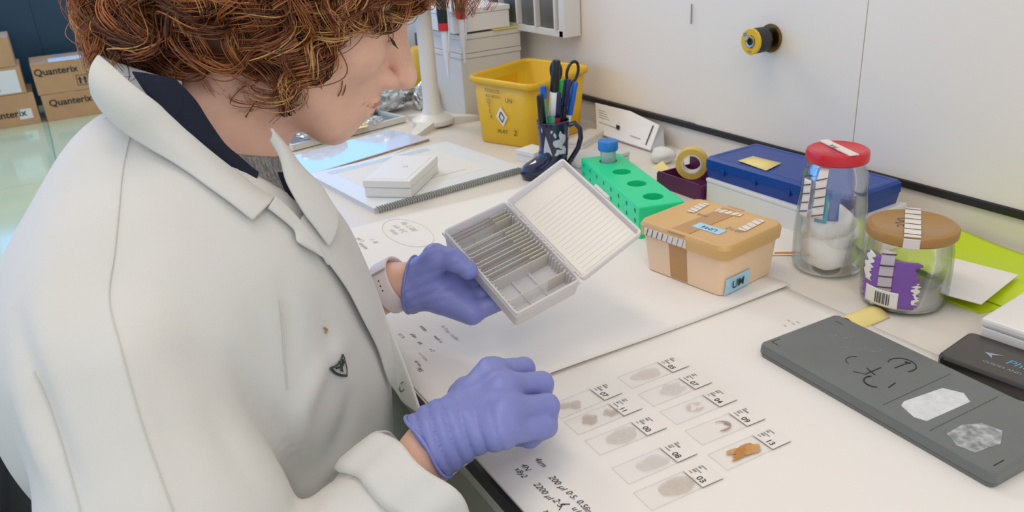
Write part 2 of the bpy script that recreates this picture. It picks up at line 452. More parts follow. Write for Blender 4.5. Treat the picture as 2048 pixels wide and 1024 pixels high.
# ---- ten glass slides
m_gl = glass('slide_glass', (0.997, 0.996, 0.995), (0.98, 0.98, 0.98), 0.06, 0.05, base=0.004)
m_ge = glass('slide_edge', (0.88, 0.87, 0.85), (0.60, 0.60, 0.58), 0.2, 0.1)
m_frost = mat('frosted_end', '#e4ded7', 0.6)
m_print = mat('slide_print', '#4a4644', 0.6)
m_pgrey = mat('slide_print_grey', '#8e8a86', 0.6)
SL = 0.0755; SW = 0.0255
me_glass = None
slide_spec = [(-0.5854, 0.4383, 1.557, 'R1', 'pale rose round smear', '#c9b2ab', 0.55, '05'), (-0.5478, 0.4356, 1.553, 'R2', 'faint lilac grey patch', '#c6bcbc', 0.5, '07'),
              (-0.5115, 0.4340, 1.538, 'R3', 'ring of pale brown tissue', '#b9a598', 0.7, '04'), (-0.4743, 0.4327, 1.522, 'R4', 'curved pinkish brown tissue strip', '#a98873', 0.85, '09'),
              (-0.4356, 0.4252, 1.538, 'R5', 'orange brown folded tissue section', '#c08a4e', 0.95, '13'),
              (-0.5830, 0.3486, 1.587, 'L1', 'small pale brown square of tissue', '#b9a094', 0.7, '07'), (-0.5517, 0.3484, 1.563, 'L2', 'small brown tissue patch and pale spot', '#b0937e', 0.8, '11'),
              (-0.5151, 0.3473, 1.540, 'L3', 'wide pale greenish grey tissue fan', '#bdb5a8', 0.6, '00'), (-0.4691, 0.3440, 1.545, 'L4', 'faint grey oval patch', '#c3bdb9', 0.55, '08'),
              (-0.4329, 0.3395, 1.525, 'L5', 'large beige oval tissue section', '#c0a795', 0.7, '03')]
tissue = {}
def blob(cx, cy, rx, ry, seed, n=26, rough=0.18, a0=0.0, a1=2 * math.pi, inner=None):
    r = np.random.default_rng(seed); am = r.normal(0, rough, 5) / np.arange(1, 6); ph = r.uniform(0, 6.28, 5)
    pts = []
    for k in range(n):
        t = a0 + (a1 - a0) * k / n
        s = 1 + sum(am[q] * math.sin((q + 2) * t + ph[q]) for q in range(5))
        pts.append((cx + rx * s * math.cos(t), cy + ry * s * math.sin(t)))
    return pts
shapes = {'R1': [blob(.028, 0, .017, .0095, 1)], 'R2': [blob(.034, 0, .014, .010, 2)], 'R3': None, 'R4': None, 'R5': None,
          'L1': [blob(.021, 0, .0095, .0075, 3)], 'L2': [blob(.022, .001, .009, .0075, 4), blob(.046, -.001, .008, .006, 14)], 'L3': [blob(.033, 0, .018, .010, 5, rough=.1)],
          'L4': [blob(.034, -.001, .015, .0095, 6, rough=.08)], 'L5': [blob(.036, 0, .018, .0105, 7, rough=.1)]}
for si, (x, y, th, code, desc, colr, al, num) in enumerate(slide_spec):
    side = 'right row' if code[0] == 'R' else 'left row'
    t = thing('microscope_slide', 'glass slide with %s, %s of slides' % (desc, side), 'slide', (0, 0, 0), 0, 'glass slides laid out on the paper')
    t.location = (x, y, 0.0012); t.rotation_euler = (0, 0, th)
    # local: +x along slide, -y is the short direction towards the camera
    if me_glass is None:
        bm = bmesh.new(); bm_box(bm, (0, -SW, 0), (SL, 0, 0.0012))
        bmesh.ops.recalc_face_normals(bm, faces=bm.faces)
        me_glass = bpy.data.meshes.new('glass'); 
        for f_ in bm.faces: f_.material_index = 0 if abs(f_.normal.z) > 0.5 else 1
        bm.to_mesh(me_glass); bm.free(); me_glass.materials.append(m_gl); me_glass.materials.append(m_ge)
        bm = bmesh.new(); bm_box(bm, (SL - 0.0225, -SW + 0.0002, 0.00121), (SL - 0.0002, -0.0002, 0.00135)); bmesh.ops.recalc_face_normals(bm, faces=bm.faces)
        me_frost = bpy.data.meshes.new('frosted_end'); bm.to_mesh(me_frost); bm.free(); me_frost.materials.append(m_frost)
    link('glass', me_glass, None, t); link('frosted_end', me_frost, None, t)
    box('end_line', (SL - 0.0228, -SW + 0.0004, 0.00125), (SL - 0.0224, -0.0004, 0.00138), mat('slide_end_line', '#a8a19b', .6), t)
    col_m = film('tissue_' + code, colr, al * (.7 if code in ('R4',) else .28))
    zt = 0.00126
    if code == 'R5':
        for k, (cx, cy, rx, ry, s) in enumerate(((.022, .0035, .008, .0035, 31), (.031, .0015, .011, .0045, 32), (.040, -.001, .007, .0045, 33), (.024, -.0045, .011, .003, 34), (.035, -.0055, .008, .003, 35))):
            prism('tissue', [(a_, b_ - SW / 2) for a_, b_ in blob(cx, cy, rx, ry, s, 18, .25)], zt, zt + 0.0002 + 0.00003 * k, film('tissue_R5' + 'ab'[k % 2], ['#d9a562', '#c98e4c'][k % 2], 0.80), t)
    elif code in ('R3', 'R4'):
        a0, a1 = ((0.3, 5.6) if code == 'R3' else (-2.3, 1.7))
        out = [(.033 + .010 * math.cos(q), -SW / 2 + .0075 * math.sin(q)) for q in np.linspace(a0, a1, 18)]
        thk = .0035 if code == 'R3' else .0016
        inn = []
        for i_, q in enumerate(np.linspace(a1, a0, 18)):
            k = thk * (1 + 0.6 * math.sin(3 * q)) + (0.003 if (code == 'R4' and -0.6 < q < 0.6) else 0)
            inn.append((.033 + (.010 - k) * math.cos(q), -SW / 2 + (.0075 - k) * math.sin(q)))
        prism('tissue', out + inn, zt, zt + 0.0002, col_m, t)
    else:
        for poly in shapes[code]:
            prism('tissue', [(a_, b_ - SW / 2) for a_, b_ in poly], zt, zt + 0.0002, col_m, t)
    # printed label: number and grey marks
    text('printed_number', num, 0.0085, m_print, t, loc=(SL - 0.0200, -SW + 0.0125, 0.0015), rot=(0, 0, math.pi / 2 + math.pi), bold=0.0002)
    r2 = np.random.default_rng(100 + si)
    for k in range(5):
        xx = SL - 0.019 + 0.0034 * k; ll = (0.006, 0.010, 0.004, 0.009, 0.005)[(k + si) % 5]
        box('printed_line', (xx, -0.0025 - ll * .8, 0.0014), (xx + 0.0014 + (0.001 if k % 2 else 0), -0.0025, 0.00148), m_pgrey, t)

# ---- dark grey slide tray
m_grey = mat('dark_grey_plastic', '#6c706e', 0.30, var=0.08, vscale=18, bump=0.05, bscale=60)
c0 = at(1516, 712); c1 = at(1955, 967); c2 = at(1640, 641, 0.012)
gt = thing('slide_tray', 'flat dark grey plastic slide tray with torn white labels and marker writing', 'tray', (c0[0], c0[1], 0.0010), math.atan2(c1[1] - c0[1], c1[0] - c0[0]))
GL = 0.262; GW = 0.118; GH = 0.0155
def rings_box(x0, y0, x1, y1, zs):
    return [[(px, py, z) for px, py in rrect(x0 + i_, y0 + i_, x1 - i_, y1 - i_, max(r_, 0.0005), 4)] for z, i_, r_ in zs]
loft_rings('tray_base', rings_box(0, 0, GL, GW, [(0, 0.001, .006), (0.0045, 0, .006)]), m_grey, gt)
loft_rings('tray_lid', rings_box(0, 0, GL, GW, [(0.0052, -0.0004, .006), (GH - 0.003, 0, .006), (GH - 0.0008, 0.0008, .006), (GH, 0.003, .005)]), m_grey, gt)
m_tornl = mat('torn_label', '#d9dadb', 0.7, var=0.15, vscale=120)
m_tornd = mat('worn_label', '#b9bbbb', 0.7, color2='#7c807e', vscale=150)
prism('label', [(0.158, 0.022), (0.176, 0.016), (0.186, 0.020), (0.188, 0.078), (0.176, 0.086), (0.160, 0.078), (0.155, 0.03)], GH, GH + 0.0003, m_tornl, gt)
prism('label', [(0.207, 0.018), (0.222, 0.010), (0.236, 0.014), (0.240, 0.042), (0.230, 0.060), (0.214, 0.056), (0.206, 0.04)], GH, GH + 0.0003, m_tornd, gt)
for x in (0.148, 0.196): box('moulded_line', (x, 0.010, GH), (x + 0.0006, GW - 0.012, GH + 0.0003), mat('tray_groove', '#50575a', .5), gt)
for (x, y, sx, sy) in ((0.006, 0.012, .0005, .012), (0.006, 0.012, .010, .0005), (0.012, GW - 0.016, .010, .0006), (GL - 0.008, 0.010, .0008, .014)):
    box('moulded_mark', (x, y, GH), (x + sx, y + sy, GH + 0.0003), m_black, gt)
def stroke(pts, parent, z, r=0.0007, m=m_black, name='marker_stroke'):
    tube(name, [(a_, b_, z) for a_, b_ in pts], r, m, parent, 5)
ang = np.linspace(-0.5, 3.6, 14)
stroke([(0.112 + 0.013 * math.cos(a_), 0.083 + 0.013 * math.sin(a_)) for a_ in ang], gt, GH)
stroke([(0.112, 0.072), (0.113, 0.092)], gt, GH)
stroke([(0.115, 0.092), (0.110, 0.090)], gt, GH, .001)
stroke([(0.082 + 0.009 * math.cos(a_), 0.052 + 0.010 * math.sin(a_)) for a_ in np.linspace(2.2, 4.6, 8)], gt, GH, .0005)
stroke([(0.094, 0.034), (0.104, 0.040), (0.104, 0.062)], gt, GH)
stroke([(0.097, 0.050), (0.110, 0.046)], gt, GH)
stroke([(0.118 + 0.010 * math.cos(a_), 0.036 + 0.010 * math.sin(a_)) for a_ in np.linspace(2.6, 5.6, 9)], gt, GH, .0009)
stroke([(0.132, 0.038), (0.130, 0.050)], gt, GH)
for k in range(7):
    x, y = (0.03 + 0.012 * k, 0.07 + 0.012 * math.sin(k * 2.1))
    stroke([(x, y), (x + 0.004, y + 0.006), (x + 0.003, y + 0.012)], gt, GH - 0.0002, .0003, m_tornd, 'scratch')

# ---- black glossy box with printed text, right edge
m_blk = mat('glossy_black', '#2a2422', 0.22, coat=0.5)
k0 = at(1868, 737); k1 = at(2047, 806)
bb = thing('black_box', 'glossy black flat box with pale blue lettering at right edge of the photo', 'box', (k0[0], k0[1], 0), math.atan2(k1[1] - k0[1], k1[0] - k0[0]))
BL, BW, BH = 0.20, 0.072, 0.017
loft_rings('body', rings_box(0, 0, BL, BW, [(0, .002, .006), (.002, 0, .007), (BH - .003, 0, .007), (BH - .0008, .001, .007), (BH, .003, .006)]), m_blk, bb, smooth=False)
m_cy = mat('cyan_print', '#4f9fc0', 0.4); m_pg = mat('grey_print', '#8f9ba3', 0.4)
text('lettering', 'PhenoAx', 0.015, m_cy, bb, loc=(0.052, 0.030, BH + 0.0002), shear=0.2)
text('lettering', 'GUIDES AND ACCESSORIES', 0.0062, m_pg, bb, loc=(0.036, 0.018, BH + 0.0002))
mk('star_emblem', [(0.030, 0.038, BH + .0003), (0.036, 0.040, BH + .0003), (0.046, 0.043, BH + .0003), (0.038, 0.036, BH + .0003), (0.040, 0.030, BH + .0003), (0.035, 0.034, BH + .0003)], [(0, 1, 2, 3, 4, 5)], m_pg, bb)
w0 = at(1955, 688)
wbx = thing('white_box', 'plain white carton behind the glossy black box at right edge', 'box', (w0[0], w0[1], 0), math.atan2(k1[1] - k0[1], k1[0] - k0[0]) - 0.03)
box('body', (0, 0, 0), (0.20, 0.11, 0.022), m_white, wbx, 0.002); box('lid', (-0.001, -0.001, 0.0225), (0.201, 0.111, 0.032), m_white, wbx, 0.003)

# ---- curled yellow note
yn = thing('sticky_note', 'curled blank yellow note on the bench below the brown-lidded jar', 'paper', at(1722, 655), 0)
m_yel = mat('yellow_paper', '#ead68a', 0.7)
A, B_, C_ = at(1673, 640), at(1716, 664), at(1780, 636)
D = A + C_ - B_
v, f = [], []
for i in range(13):
    u = i / 12
    for j in range(5):
        w = j / 4
        P = A + (B_ - A) * u + (D - A) * w
        v.append((P[0] - yn.location.x, P[1] - yn.location.y, 0.001 + 0.0085 * math.sin(math.pi * u) ** 1.0 * (1 - 0.35 * w)))
for i in range(12):
    for j in range(4):
        a_ = i * 5 + j; f.append((a_, a_ + 5, a_ + 6, a_ + 1))
o = mk('note_sheet', v, f, m_yel, yn, True); o.modifiers.new('t', 'SOLIDIFY').thickness = 0.0003

# ---- glass jars
m_jar = glass('jar_glass', (0.992, 0.996, 0.993), (0.70, 0.76, 0.73), 0.5, 0.03)
m_cotton = mat('cotton_wool', '#fbf8f2', 0.9, bump=0.6, bscale=90)
m_stripe = mat('tape_stripe', '#262424', 0.6)
def jar_shell(name, prof_out, th, parent):
    prof_in = [(max(r_ - th, 0.0), z + (th * 2.0 if z < 0.004 else 0)) for r_, z in prof_out]
    return lathe(name, prof_out + prof_in[::-1], m_jar, parent, 56)
def wrap_patch(name, prof, a0, a1, z0, z1, m, parent, off=0.0006, na=14, nz=10, wob=0.0, seed=0):
    """patch lying on a lathed surface between two angles and heights"""
    r = np.random.default_rng(seed)
    zz = np.array([p[1] for p in prof]); rr = np.array([p[0] for p in prof])
    wl = r.uniform(-wob, wob, nz + 1); wr_ = r.uniform(-wob, wob, nz + 1)
    v, f = [], []
    for j in range(nz + 1):
        z = z0 + (z1 - z0) * j / nz; R = np.interp(z, zz, rr) + off
        for i in range(na + 1):
            a_ = a0 + wl[j] + (a1 + wr_[j] - a0 - wl[j]) * i / na
            v.append((R * math.cos(a_), R * math.sin(a_), z))
    for j in range(nz):
        for i in range(na):
            q = j * (na + 1) + i; f.append((q, q + 1, q + na + 2, q + na + 1))
    o = mk(name, v, f, m, parent, True); s = o.modifiers.new('t', 'SOLIDIFY'); s.thickness = 0.0004; s.offset = 1
    return o
def lump(name, c, r, m, parent, seed, sub=3, amp=0.2, sq=(1, 1, 1)):
    bm = bmesh.new(); bmesh.ops.create_icosphere(bm, subdivisions=sub, radius=1.0)
    rr = np.random.default_rng(seed); D_ = rr.normal(size=(9, 3)); ph = rr.uniform(0, 6, 9)
    for v_ in bm.verts:
        p = np.array(v_.co); s = 1 + amp * sum(math.sin(2.6 * p @ D_[q] + ph[q]) for q in range(9)) / 3
        v_.co = Vector((c[0] + p[0] * r * s * sq[0], c[1] + p[1] * r * s * sq[1], c[2] + p[2] * r * s * sq[2]))
    return bm_obj(name, bm, m, parent, True)
VA = math.atan2(-0.80, 0.62)   # rough direction from the jars towards the camera
# tall jar with red lid
j1 = at(1652, 534)
tj = thing('glass_jar', 'tall glass jar with red lid and white cotton inside', 'jar', (j1[0], j1[1], 0))
P1 = [(0, 0), (0.036, 0), (0.042, 0.004), (0.0445, 0.012), (0.0445, 0.05), (0.0425, 0.085), (0.0405, 0.105), (0.0400, 0.128), (0.034, 0.142), (0.032, 0.147), (0.032, 0.156)]
jar_shell('jar_body', P1, 0.0024, tj)
lathe('lid', [(0, 0.1475), (0.0365, 0.1475), (0.0378, 0.149), (0.0378, 0.158), (0.0365, 0.1615), (0.033, 0.163), (0.031, 0.1622), (0, 0.1618)], mat('red_enamel', '#c8202c', 0.28), tj, 56)
box('tape', (-0.036, -0.006, 0.1625), (0.036, 0.006, 0.1640), m_mask, tj, 0, rot=(0, 0, VA + 0.55))
text('handwriting', 'PFA', 0.010, m_stripe, tj, loc=(0.004, -0.002, 0.1642), rot=(0, 0, VA + 0.55 + math.pi))
pr1 = P1[2:-1]
wrap_patch('tape', pr1, VA - 0.55, VA - 0.22, 0.082, 0.1465, m_mask, tj)
wrap_patch('tape', pr1, VA - 1.05, VA - 0.72, 0.078, 0.128, m_mask, tj)
for k in range(5):
    for a_ in (VA - 0.55, VA - 1.05):
        z = 0.084 + 0.0115 * k
        R = np.interp(z, [q[1] for q in pr1], [q[0] for q in pr1]) + 0.0016
        tube('tape_stripe', [(R * math.cos(a_ + s * 0.33), R * math.sin(a_ + s * 0.33), z + 0.005 * s) for s in (0, .5, 1)], 0.0006, m_stripe, tj, 4)
wrap_patch('blue_label', pr1, VA - 0.5, VA - 0.12, 0.076, 0.112, mat('cyan_label', '#3fb2cf', 0.4), tj, off=-0.0034)
wrap_patch('blue_label', pr1, VA - 0.1, VA + 0.22, 0.080, 0.118, mat('slate_blue_label', '#5b74b4', 0.4), tj, off=-0.0034)
for k, (x, y, z, r_) in enumerate(((0.004, -0.006, 0.068, 0.029), (-0.010, 0.004, 0.05, 0.026), (0.014, 0.006, 0.050, 0.025), (0.000, 0.0, 0.024, 0.034))):
    lump('cotton_wool', (x, y, z), r_, m_cotton, tj, 40 + k, 3, 0.16, (1, 1, 0.8))
# short jar with brown lid
j2 = at(1803, 600)
bj = thing('glass_jar', 'short glass jar with brown lid and torn purple barcode label', 'jar', (j2[0], j2[1], 0))
P2 = [(0, 0), (0.040, 0), (0.0465, 0.004), (0.0485, 0.012), (0.0490, 0.05), (0.0475, 0.072), (0.0455, 0.080), (0.0455, 0.088), (0.0445, 0.095)]
jar_shell('jar_body', P2, 0.0026, bj)
m_blid = mat('brown_enamel', '#a2793c', 0.3)
lathe('lid', [(0, 0.087), (0.0485, 0.087), (0.0498, 0.0885), (0.0498, 0.0965), (0.0485, 0.0985), (0.044, 0.1000), (0.042, 0.0992), (0, 0.0992)], m_blid, bj, 64)
box('tape', (-0.0475, -0.0085, 0.0997), (0.0475, 0.0085, 0.1010), m_mask, bj, rot=(0, 0, VA - 0.05))
pr2 = [(0.0498, 0.086), (0.0498, 0.1)]
wrap_patch('tape', pr2, VA - 0.22, VA + 0.12, 0.0865, 0.099, m_mask, bj)
for k in range(6):
    x = -0.042 + 0.0165 * k
    tube('tape_stripe', [(x * math.cos(VA - .05) - y * math.sin(VA - .05), x * math.sin(VA - .05) + y * math.cos(VA - .05), 0.1012) for x, y in ((x, -0.0085), (x + 0.001, 0.0085))], 0.0005, m_stripe, bj, 4)
pj = P2[2:]
wrap_patch('label', pj, VA - 1.15, VA + 0.18, 0.012, 0.070, mat('purple_label', '#7d52a4', 0.5), bj, wob=0.10, seed=4, nz=24, na=20)
wrap_patch('label_tear', pj, VA - 1.1, VA - 0.88, 0.036, 0.072, m_lab, bj, off=0.0011, wob=0.08, seed=5, nz=14)
wrap_patch('label_tear', pj, VA + 0.13, VA + 0.24, 0.018, 0.045, m_lab, bj, off=0.0011, wob=0.07, seed=6, nz=14)
wrap_patch('tape', pj, VA - 0.66, VA - 0.34, 0.030, 0.0795, mat('grey_tape', '#c3b6bd', 0.6), bj, off=0.0012)
for k in range(4):
    z = 0.033 + 0.0135 * k; a_ = VA - 0.66; R = 0.0508 if z < 0.07 else 0.0485
    tube('tape_stripe', [(R * math.cos(a_ + s * 0.34), R * math.sin(a_ + s * 0.34), z + 0.0035 * s) for s in (0, .5, 1)], 0.0008, m_stripe, bj, 4)
wrap_patch('barcode_label', pj, VA - 0.98, VA - 0.16, 0.010, 0.031, m_lab, bj, off=0.0016)
rb = np.random.default_rng(5); a_ = VA - 0.68
while a_ < VA - 0.36:
    wd = rb.uniform(0.008, 0.03)
    wrap_patch('barcode_bar', pj, a_, a_ + wd, 0.0135, 0.0275, m_print, bj, off=0.0021, na=2, nz=1); a_ += wd + rb.uniform(0.01, 0.03)
text('handwriting', 'UM', 0.016, m_print, bj, loc=(-0.022, 0.0, 0.0994), rot=(0, 0, VA + 0.3))
text('handwriting', '4 C', 0.011, m_print, bj, loc=(-0.016, -0.013, 0.0994), rot=(0, 0, VA + 0.3))
lathe('residue', [(0, 0.006), (0.043, 0.006), (0.0445, 0.012), (0.0445, 0.015), (0.03, 0.012), (0, 0.011)], mat('jar_residue', '#a7a596', 0.5), bj)

# ---- neon folder and paper
m_neon = mat('neon_folder', '#c3da1c', 0.35)
fy0 = at(1960, 628)[1]; fx1 = at(1960, 628)[0]
nf = thing('plastic_folder', 'neon yellow-green plastic folder lying against the wall behind the jars', 'folder', (0, 0, 0))
prism('cover', [(-0.612, fy0), (fx1, fy0), (fx1 + 0.055, fy0 + 0.165), (-0.612, 1.043)], 0.0, 0.0025, m_neon, nf)
sheet_mesh('cover', -0.612, fy0 + 0.03, fx1 + 0.03, 1.045, 0.003, m_neon, nf, lift=0.012, seed=3)
fp = thing('paper_sheet', 'white paper lying on the neon folder to the right of the jars', 'paper', (0, 0, 0))
q = [at(1880, 590, .014), at(1962, 612, .014), at(2036, 553, .014), at(1900, 515, .016)]
prism('sheet', [(p_[0], p_[1]) for p_ in q], 0.0155, 0.0165, m_paper, fp)

# ---- tan tub with lid
m_tan = mat('tan_plastic', '#f2d0aa', 0.45, var=0.06, vscale=12)
m_tanlid = mat('tan_lid', '#d8ae70', 0.4, var=0.10, vscale=10)
tb0 = at(1443, 600); tb1 = at(1292, 541); tb2 = at(1535, 547)
ux = (tb0 - tb1)[:2]; Lx = np.linalg.norm(ux); uy = (tb2 - tb0)[:2]; Ly = np.linalg.norm(uy)
rt = math.atan2(ux[1], ux[0])
tt = thing('plastic_tub', 'tan plastic tub with taped lid and pale blue UM labels', 'tub', (tb1[0], tb1[1], 0.0015), rt)
TH = 0.062
def rr_ring(inset, z, r=0.010): return [(a_, b_, z) for a_, b_ in rrect(inset, inset, Lx - inset, Ly - inset, r, 5)]
loft_rings('body', [rr_ring(0.004, 0), rr_ring(0.0, 0.003), rr_ring(-0.004, TH - 0.012), rr_ring(-0.005, TH)], m_tan, tt, smooth=True).modifiers.new('es', 'EDGE_SPLIT').split_angle = 0.6
loft_rings('lid', [rr_ring(-0.0085, TH - 0.008, .014), rr_ring(-0.0095, TH + 0.005, .014), rr_ring(-0.007, TH + 0.010, .014), rr_ring(-0.004, TH + 0.011, .012), rr_ring(0.001, TH + 0.0095, .010)], m_tanlid, tt, smooth=True).modifiers.new('es', 'EDGE_SPLIT').split_angle = 0.6
m_lb = mat('pale_blue_label', '#a9d3ea', 0.5)
zt = TH + 0.0098
lab = box('label', (0.058, 0.022, zt), (0.100, 0.039, zt + 0.0006), m_lb, tt)
text('lettering', 'UM4', 0.012, m_ink, tt, loc=(0.092, 0.034, zt + 0.0008), rot=(0, 0, math.pi))
lb2 = mk('label', [(Lx + 0.002, 0.003, 0.004), (Lx + 0.002, 0.05, 0.004), (Lx + 0.0040, 0.05, 0.026), (Lx + 0.0040, 0.003, 0.026)], [(0, 1, 2, 3)], m_lb, tt)
lb2.modifiers.new('t', 'SOLIDIFY').thickness = 0.0006
text('lettering', 'UM', 0.016, m_ink, tt, matrix=frame_mat((Lx + 0.0042, 0.014, 0.010), (0, 1, 0), (0.10, 0, 1)), bold=0.0002)
m_otape = mat('brown_tape', '#b98a55', 0.3)
box('brown_tape', (0.044, -0.010, zt), (0.072, Ly + 0.010, zt + 0.0003), m_otape, tt)
mk('brown_tape', [(0.044, -0.0005, 0.004), (0.072, -0.0005, 0.004), (0.072, -0.0055, TH - 0.008), (0.044, -0.0055, TH - 0.008)], [(0, 1, 2, 3)], m_otape, tt)
for (x, y, rz, ln) in ((0.020, 0.080, 1.75, 0.040), (0.062, 0.092, 0.2, 0.036), (0.110, 0.075, 1.65, 0.046)):
    h_ = thing('x', None, None) if False else None
    bx_ = box('striped_tape', (-ln / 2, -0.006, 0), (ln / 2, 0.006, 0.0005), m_mask, tt, loc=(x, y, zt + 0.0004), rot=(0, 0, rz))
    for k in range(4):
        xx = -ln / 2 + ln * (k + 0.5) / 4
        tube('tape_stripe', [(xx - 0.002, -0.006, 0.0006), (xx + 0.002, 0.006, 0.0006)], 0.0005, mat('stripe_brown', '#a58767', 0.6), bx_, 4)
st = box('striped_tape', (0.006, -0.0102, TH - 0.006), (0.075, -0.0086, TH + 0.004), m_mask, tt)
for k in range(8):
    x = 0.010 + 0.0085 * k
    tube('tape_stripe', [(x, -0.0104, TH - 0.006), (x + 0.003, -0.0104, TH + 0.004)], 0.0006, m_stripe if k < 4 else m_pgrey, st, 4)
for s, x, y in (('PFA 4%', 0.052, 0.066), ('10/12', 0.118, 0.052)):
    text('handwriting', s, 0.011, m_pgrey, tt, loc=(x, y, zt + 0.0005), rot=(0, 0, math.pi), shear=0.2)

# ---- blue box on a white box, note on top
wx0 = at(1412, 402)
wbx0, wby0 = wx0[0], wx0[1]
ub = thing('white_box', 'long white carton beneath the dark blue box', 'box', (wbx0, wby0, 0), 0.02)
box('body', (0, 0, 0), (0.27, 0.125, 0.034), m_white, ub, 0.0015); box('lid', (-0.001, -0.001, 0.0342), (0.271, 0.126, 0.040), m_white, ub, 0.001)
m_blue = mat('dark_blue_plastic', '#143c8c', 0.35)
bbx = thing('blue_box', 'dark blue plastic box stacked on the long white carton', 'box', (wbx0 - 0.006, wby0 + 0.002, 0.0405), 0.03)
loft_rings('body', rings_box(0, 0, 0.27, 0.115, [(0, .002, .004), (.016, 0, .004)]), m_blue, bbx)
loft_rings('lid', rings_box(0, 0, 0.27, 0.115, [(.0165, -.001, .004), (.030, -.0005, .004), (.034, .003, .004), (.0345, .008, .004), (.0335, .012, .003)]), m_blue, bbx)
for x in (0.035, 0.10, 0.165): box('clip', (x, -0.003, 0.010), (x + 0.008, 0.0, 0.020), m_blue, bbx, 0.0008)
sn = thing('sticky_note', 'pale yellow note stuck on top of the dark blue box', 'paper', (0, 0, 0))
zz = 0.0405 + 0.0355
q = [at(1476, 321, zz), at(1532, 341, zz), at(1563, 326, zz), at(1506, 312, zz)]
v = [(*p_[:2], zz) for p_ in q]; v.append(tuple(np.mean(v, 0) + np.array([0, 0, .0015])))
o = mk('note_sheet', v, [(0, 1, 4), (1, 2, 4), (2, 3, 4), (3, 0, 4)], m_yel, sn, True); o.modifiers.new('t', 'SOLIDIFY').thickness = 0.0004
# leaflet with orange print beside the tall jar
m_or = mat('orange_print', '#d2843f', 0.6)
lf = thing('leaflet', 'white leaflet with orange print lying behind the tan tub', 'paper', (0, 0, 0))
q = [at(1535, 512), at(1640, 512), at(1625, 455), at(1545, 450)]
prism('sheet', [(p_[0], p_[1]) for p_ in q], 0.0008, 0.0016, m_paper, lf)
for a_, b_, c_, d_ in (((1548, 508), (1622, 508), (1620, 503), (1550, 504)), ((1602, 458), (1618, 462), (1620, 472), (1606, 470))):
    pp = [at(*k_, 0.0017) for k_ in (a_, b_, c_, d_)]
    prism('orange_print', [(p_[0], p_[1]) for p_ in pp], 0.0016, 0.0018, m_or, lf)

# ---- green tube rack and blue-capped tube
m_green = mat('green_plastic', '#16d590', 0.42)
g0 = at(1278, 482); g1 = at(1362, 430)
ga = at(1163, 372)
dirx = (g0 - ga)[:2]; Lg = np.linalg.norm(dirx); rg = math.atan2(dirx[1], dirx[0]); Wg = 0.072; Hg = 0.052
gr = thing('tube_rack', 'bright green plastic tube rack with round wells', 'rack', (ga[0], ga[1], 0), rg)
bm = bmesh.new(); bm_box(bm, (0, 0, 0), (Lg, Wg, Hg), 0.003, 2)
rk = bm_obj('rack_body', bm, m_green, gr)
cut = bmesh.new()
def cyl(bm, c, r_, d, axis):
    M_ = Matrix.Translation(Vector(c))
    if axis == 'y': M_ = M_ @ Matrix.Rotation(math.pi / 2, 4, 'X')
    bmesh.ops.create_cone(bm, cap_ends=True, segments=20, radius1=r_, radius2=r_, depth=d, matrix=M_)
nw = 4
for k in range(nw):
    cyl(cut, (0.038 + k * (Lg - 0.076) / (nw - 1), Wg * 0.52, Hg), 0.0155, 0.07, 'z')
for k in range(8):
    for j in range(3):
        cyl(cut, (0.016 + k * (Lg - 0.032) / 7, 0, 0.011 + j * 0.0155), 0.0040, 0.012, 'y')
co = bm_obj('rack_cutter', cut); co.parent = gr
bo = rk.modifiers.new('wells', 'BOOLEAN'); bo.operation = 'DIFFERENCE'; bo.object = co; bo.solver = 'EXACT'
bpy.context.view_layer.update(); dg = bpy.context.evaluated_depsgraph_get()
nm = bpy.data.meshes.new_from_object(rk.evaluated_get(dg)); rk.modifiers.clear(); rk.data = nm
if not nm.materials: nm.materials.append(m_green)
bpy.data.objects.remove(co)
tz = 0.030
tl = (0.038, Wg * 0.52)
ct_, st_ = math.cos(rg), math.sin(rg)
tx = ga[0] + ct_ * tl[0] - st_ * tl[1]; ty = ga[1] + st_ * tl[0] + ct_ * tl[1]
cb = thing('centrifuge_tube', 'clear tube with blue screw cap standing in the green rack', 'tube', (tx, ty, 0.012))
lathe('tube_body', [(0, 0), (0.004, 0.001), (0.0125, 0.018), (0.0135, 0.06), (0.0125, 0.06), (0.0115, 0.019), (0.0, 0.003)], glass('tube_clear', (0.9, 0.92, 0.93), (0.5, 0.55, 0.6), 0.4, 0.1, milky=0.25), cb, 28)
lathe('screw_cap', [(0, 0.060), (0.0165, 0.060), (0.0172, 0.062), (0.0172, 0.0745), (0.016, 0.0765), (0, 0.0768)], mat('blue_cap', '#1e78c8', 0.4), cb, 36)
# ---- navy boot-shaped mug with pens
mg = at(1110, 352)
MX, MY = mg[0], mg[1]
mu = thing('boot_mug', 'navy blue boot-shaped mug with white winter print holding pens', 'mug', (MX, MY, 0))
m_navyg = mat('navy_glaze', '#161d3d', 0.12, coat=0.4)
td = np.array([-0.35, -0.94])          # toe direction
rings = []
for z, r_, sh, st in ((0, .022, .014, .020), (.003, .026, .014, .022), (.014, .028, .015, .022), (.026, .0275, .012, .018), (.034, .027, .006, .009), (.042, .0268, .001, .002), (.055, .0270, 0, 0), (.085, .0285, 0, 0), (.104, .0298, 0, 0), (.107, .0292, 0, 0), (.104, .0280, 0, 0), (.06, .0262, 0, 0), (.012, .022, 0, 0)):
    rg_ = []
    for k in range(36):
        a_ = 2 * math.pi * k / 36; c_, s_ = math.cos(a_), math.sin(a_)
        p_ = np.array([c_, s_]); along = p_ @ td
        q_ = p_ * r_ + td * sh + td * st * max(along, 0)
        rg_.append((q_[0], q_[1], z))
    rings.append(rg_)
loft_rings('mug_body', rings, m_navyg, mu, True, True, True)
hd = np.array([0.50, 0.86])
